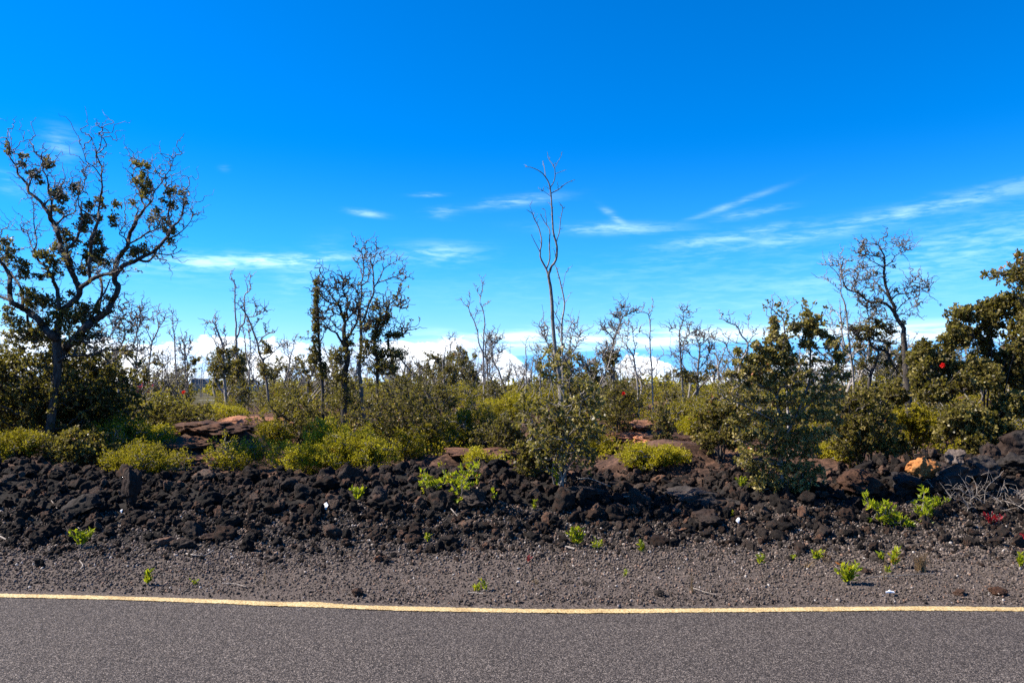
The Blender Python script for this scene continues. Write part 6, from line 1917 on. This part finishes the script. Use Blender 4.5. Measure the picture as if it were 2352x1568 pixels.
def dead_branches():
    rng = np.random.default_rng(751)
    Y = 8.55
    b0 = D(2300, 1225, Y)
    b0[2] = float(height(b0[0], Y))
    bag = Bag()
    for i in range(34):
        a = b0 + np.array([rng.uniform(-0.45, 0.5), rng.uniform(-0.2, 0.35), 0.02])
        d = unit(np.array([rng.normal() * 0.9, rng.normal() * 0.4, rng.uniform(0.25, 1.0)]))
        L = rng.uniform(0.2, 0.5)
        pts = [(*a, 0.0045)]
        for j in range(4):
            d = unit(d + rng.normal(size=3) * 0.28)
            a = a + d * L / 4
            pts.append((*a, 0.0045 * (1 - j / 4.5)))
        ln = smooth_line(pts, 3)
        bag.add(*tubes(ln[None, :, :3], ln[None, :, 3], 4))
        m = 9
        k = rng.integers(2, len(ln), m)
        s = ln[k, :3]
        e = s + unit(rng.normal(size=(m, 3)) + np.array([0, 0, 0.4])) * rng.uniform(0.04, 0.14, (m, 1))
        bag.add(*tubes(np.stack([s, (s + e) / 2 + 0.006, e], 1), np.full((m, 3), 0.0018), 3))
    V = [v - b0 for v in bag.v]
    bag.v = V
    o = link('dead_branches', bag.mesh('dead_branches', MAT['twig']), None, tuple(b0))
    tag(o, 'tangle of pale grey dead branches lying at the berm foot at the right edge', 'dead branches')
    weed('low crimson-red creeping plant beneath the grey dead branches', 2268, 1232, 62, 26, 752, 16, 5, 0.035, 'redplant', 'red_plant', 'plant', 8.35, 0.4)
    weed('small crimson-red plant at the right edge below the dead branches', 2345, 1262, 26, 18, 753, 6, 4, 0.035, 'redplant', 'red_plant', 'plant', None, 0.4)
    weed('tiny red sprout on the gravel right of centre', 1215, 1290, 10, 10, 754, 3, 3, 0.03, 'redplant', 'red_plant', 'plant', None, 0.4)


dead_branches()


def stick(label, pts, seed, r=0.006, mat='twig', name='stick', lift=0.02, Y=None, side=3):
    rng = np.random.default_rng(seed)
    w = []
    for i, p in enumerate(pts):
        if Y is None:
            x, y = ground_at(p[0], p[1], 0.02)
        else:
            y = Y + i * 0.05
            x = _m(p[0], y)
        w.append((x, y, float(height(x, y)) + lift, r * (1 - 0.5 * i / len(pts))))
    w = np.array(w)
    b0 = w[0, :3].copy()
    w[:, :3] -= b0
    ln = smooth_line(w, 5, 0.15, rng)
    bag = Bag()
    bag.add(*tubes(ln[None, :, :3], ln[None, :, 3], 5))
    for j in range(side):
        k = rng.integers(2, len(ln) - 1)
        e = ln[k, :3] + unit(rng.normal(size=3) + np.array([0, 0, 0.2])) * np.array([1, 1, 0.4]) * 0.08
        bag.add(*tubes(np.array([[ln[k, :3], (ln[k, :3] + e) / 2, e]]), np.full((1, 3), r * 0.35), 3))
    return tag(link(name, bag.mesh(name, MAT[mat], True), None, tuple(b0)), label, 'stick')


stick('pale curved stick on the gravel below the left clump of stones', [(428, 1276), (445, 1281), (470, 1279), (490, 1272)], 761, 0.009)
stick('short bleached stick at the berm foot left of the bright seedling', [(1297, 1262), (1320, 1266)], 762, 0.014, side=0)
stick('pale forked stick at the left end of the berm foot', [(115, 1212), (140, 1222), (165, 1230), (190, 1240)], 763, 0.006)
stick('bleached thin stick lying across the gravel left of centre', [(510, 1338), (540, 1340), (565, 1346)], 764, 0.005, side=1)
stick('pale stick on the rubble near the open weed', [(1090, 1205), (1105, 1218), (1120, 1228)], 765, 0.010, side=2, lift=0.04)
stick('long straw stick lying near the leafy seedling at the right', [(1990, 1325), (2060, 1321), (2150, 1318)], 766, 0.004, side=1)
stick('short pale stick near the yellow line right of centre', [(1590, 1348), (1620, 1358), (1645, 1364)], 767, 0.004, side=1)
stick('thin pale stick near the yellow line at the centre', [(1075, 1358), (1110, 1362)], 768, 0.004, side=1)
stick('crooked white dead branch on the berm beside the snag bush', [(1325, 1098), (1345, 1118), (1360, 1135), (1400, 1128)], 769, 0.008, Y=9.45, lift=0.10)
stick('short white dead branch on the berm right of the snag bush', [(1430, 1132), (1480, 1134)], 770, 0.007, Y=9.35, lift=0.10, side=1)
stick('small bleached stick at the berm foot in the centre', [(1030, 1225), (1055, 1235)], 771, 0.008, side=1, lift=0.04)
stick('bleached twig on the rubble at the centre-left', [(850, 1220), (880, 1226), (905, 1222)], 772, 0.006, side=3, lift=0.04)
stick('pale short stick at the left end of the gravel', [(0, 1246), (14, 1250)], 773, 0.010, side=0)
stick('thin bent stick standing by the seedling clump at the left', [(185, 1310), (190, 1302), (182, 1290)], 774, 0.006, side=1)
stick('dry stick beside the brown stone at the right edge', [(2282, 1352), (2296, 1364)], 775, 0.005, side=0)


def scrap(label, dx, dy, w, seed, Y=None, lift=0.03, name='paper_scrap', tilt=0.4):
    rng = np.random.default_rng(seed)
    if Y is None:
        X, Y = ground_at(dx, dy, 0.02)
    else:
        X = _m(dx, Y)
    k = w * DS / F * Y * 0.5
    a = np.sort(rng.uniform(0, 6.28, 7))
    p = np.stack([np.cos(a) * k, np.sin(a) * k * 0.7, rng.normal(size=7) * k * 0.2], -1)
    p[:, 2] += np.sin(a) * k * tilt
    V = np.vstack([p, p - np.array([0, 0, 0.004]), [[0, 0, k * 0.25]], [[0, 0, k * 0.25 - 0.004]]])
    Fs = [(i, (i + 1) % 7, 14) for i in range(7)] + [((i + 1) % 7 + 7, i + 7, 15) for i in range(7)] + [((i + 1) % 7, i, i + 7, (i + 1) % 7 + 7) for i in range(7)]
    o = poly(name, V, Fs, 'scrap', None)
    o.location = (X, Y, float(height(X, Y)) + lift)
    return tag(o, label, 'scrap')


scrap('white scrap lying on the gravel near the yellow line at the right', 2045, 1362, 20, 781)
scrap('crumpled white scrap caught in the berm left of the two-stalked weed', 750, 1188, 16, 782, 8.75, 0.07, tilt=1.0)
scrap('white scrap on the berm foot under the berm bush', 1690, 1208, 10, 783, 8.6, 0.07, tilt=1.2)
scrap('small white chip on the rubble in the left berm', 288, 1175, 7, 784, 8.9, 0.08, tilt=1.0)


# ------------------------------------------------------------------ look-alikes told apart by their order from the left
def tell_apart():
    seen = {}
    for o in sc.objects:
        if o.parent is None and o.get('label') and (o.get('category') or '').strip():
            seen.setdefault(o['label'], []).append(o)
    words = {2: ['left one', 'right one'], 3: ['left one', 'middle one', 'right one']}
    ordn = ['leftmost', 'second from left', 'third from left', 'fourth from left', 'fifth from left', 'sixth from left', 'seventh from left', 'eighth from left']
    for lab, obs in seen.items():
        if len(obs) < 2:
            continue
        obs.sort(key=lambda q: q.location.x / max(1.0, q.location.y))
        for i, o in enumerate(obs):
            if len(obs) in words:
                w = words[len(obs)][i]
            else:
                w = 'rightmost' if i == len(obs) - 1 else ordn[i] if i < len(ordn) else None
            if w:
                o['label'] = f'{lab}, {w}'


tell_apart()
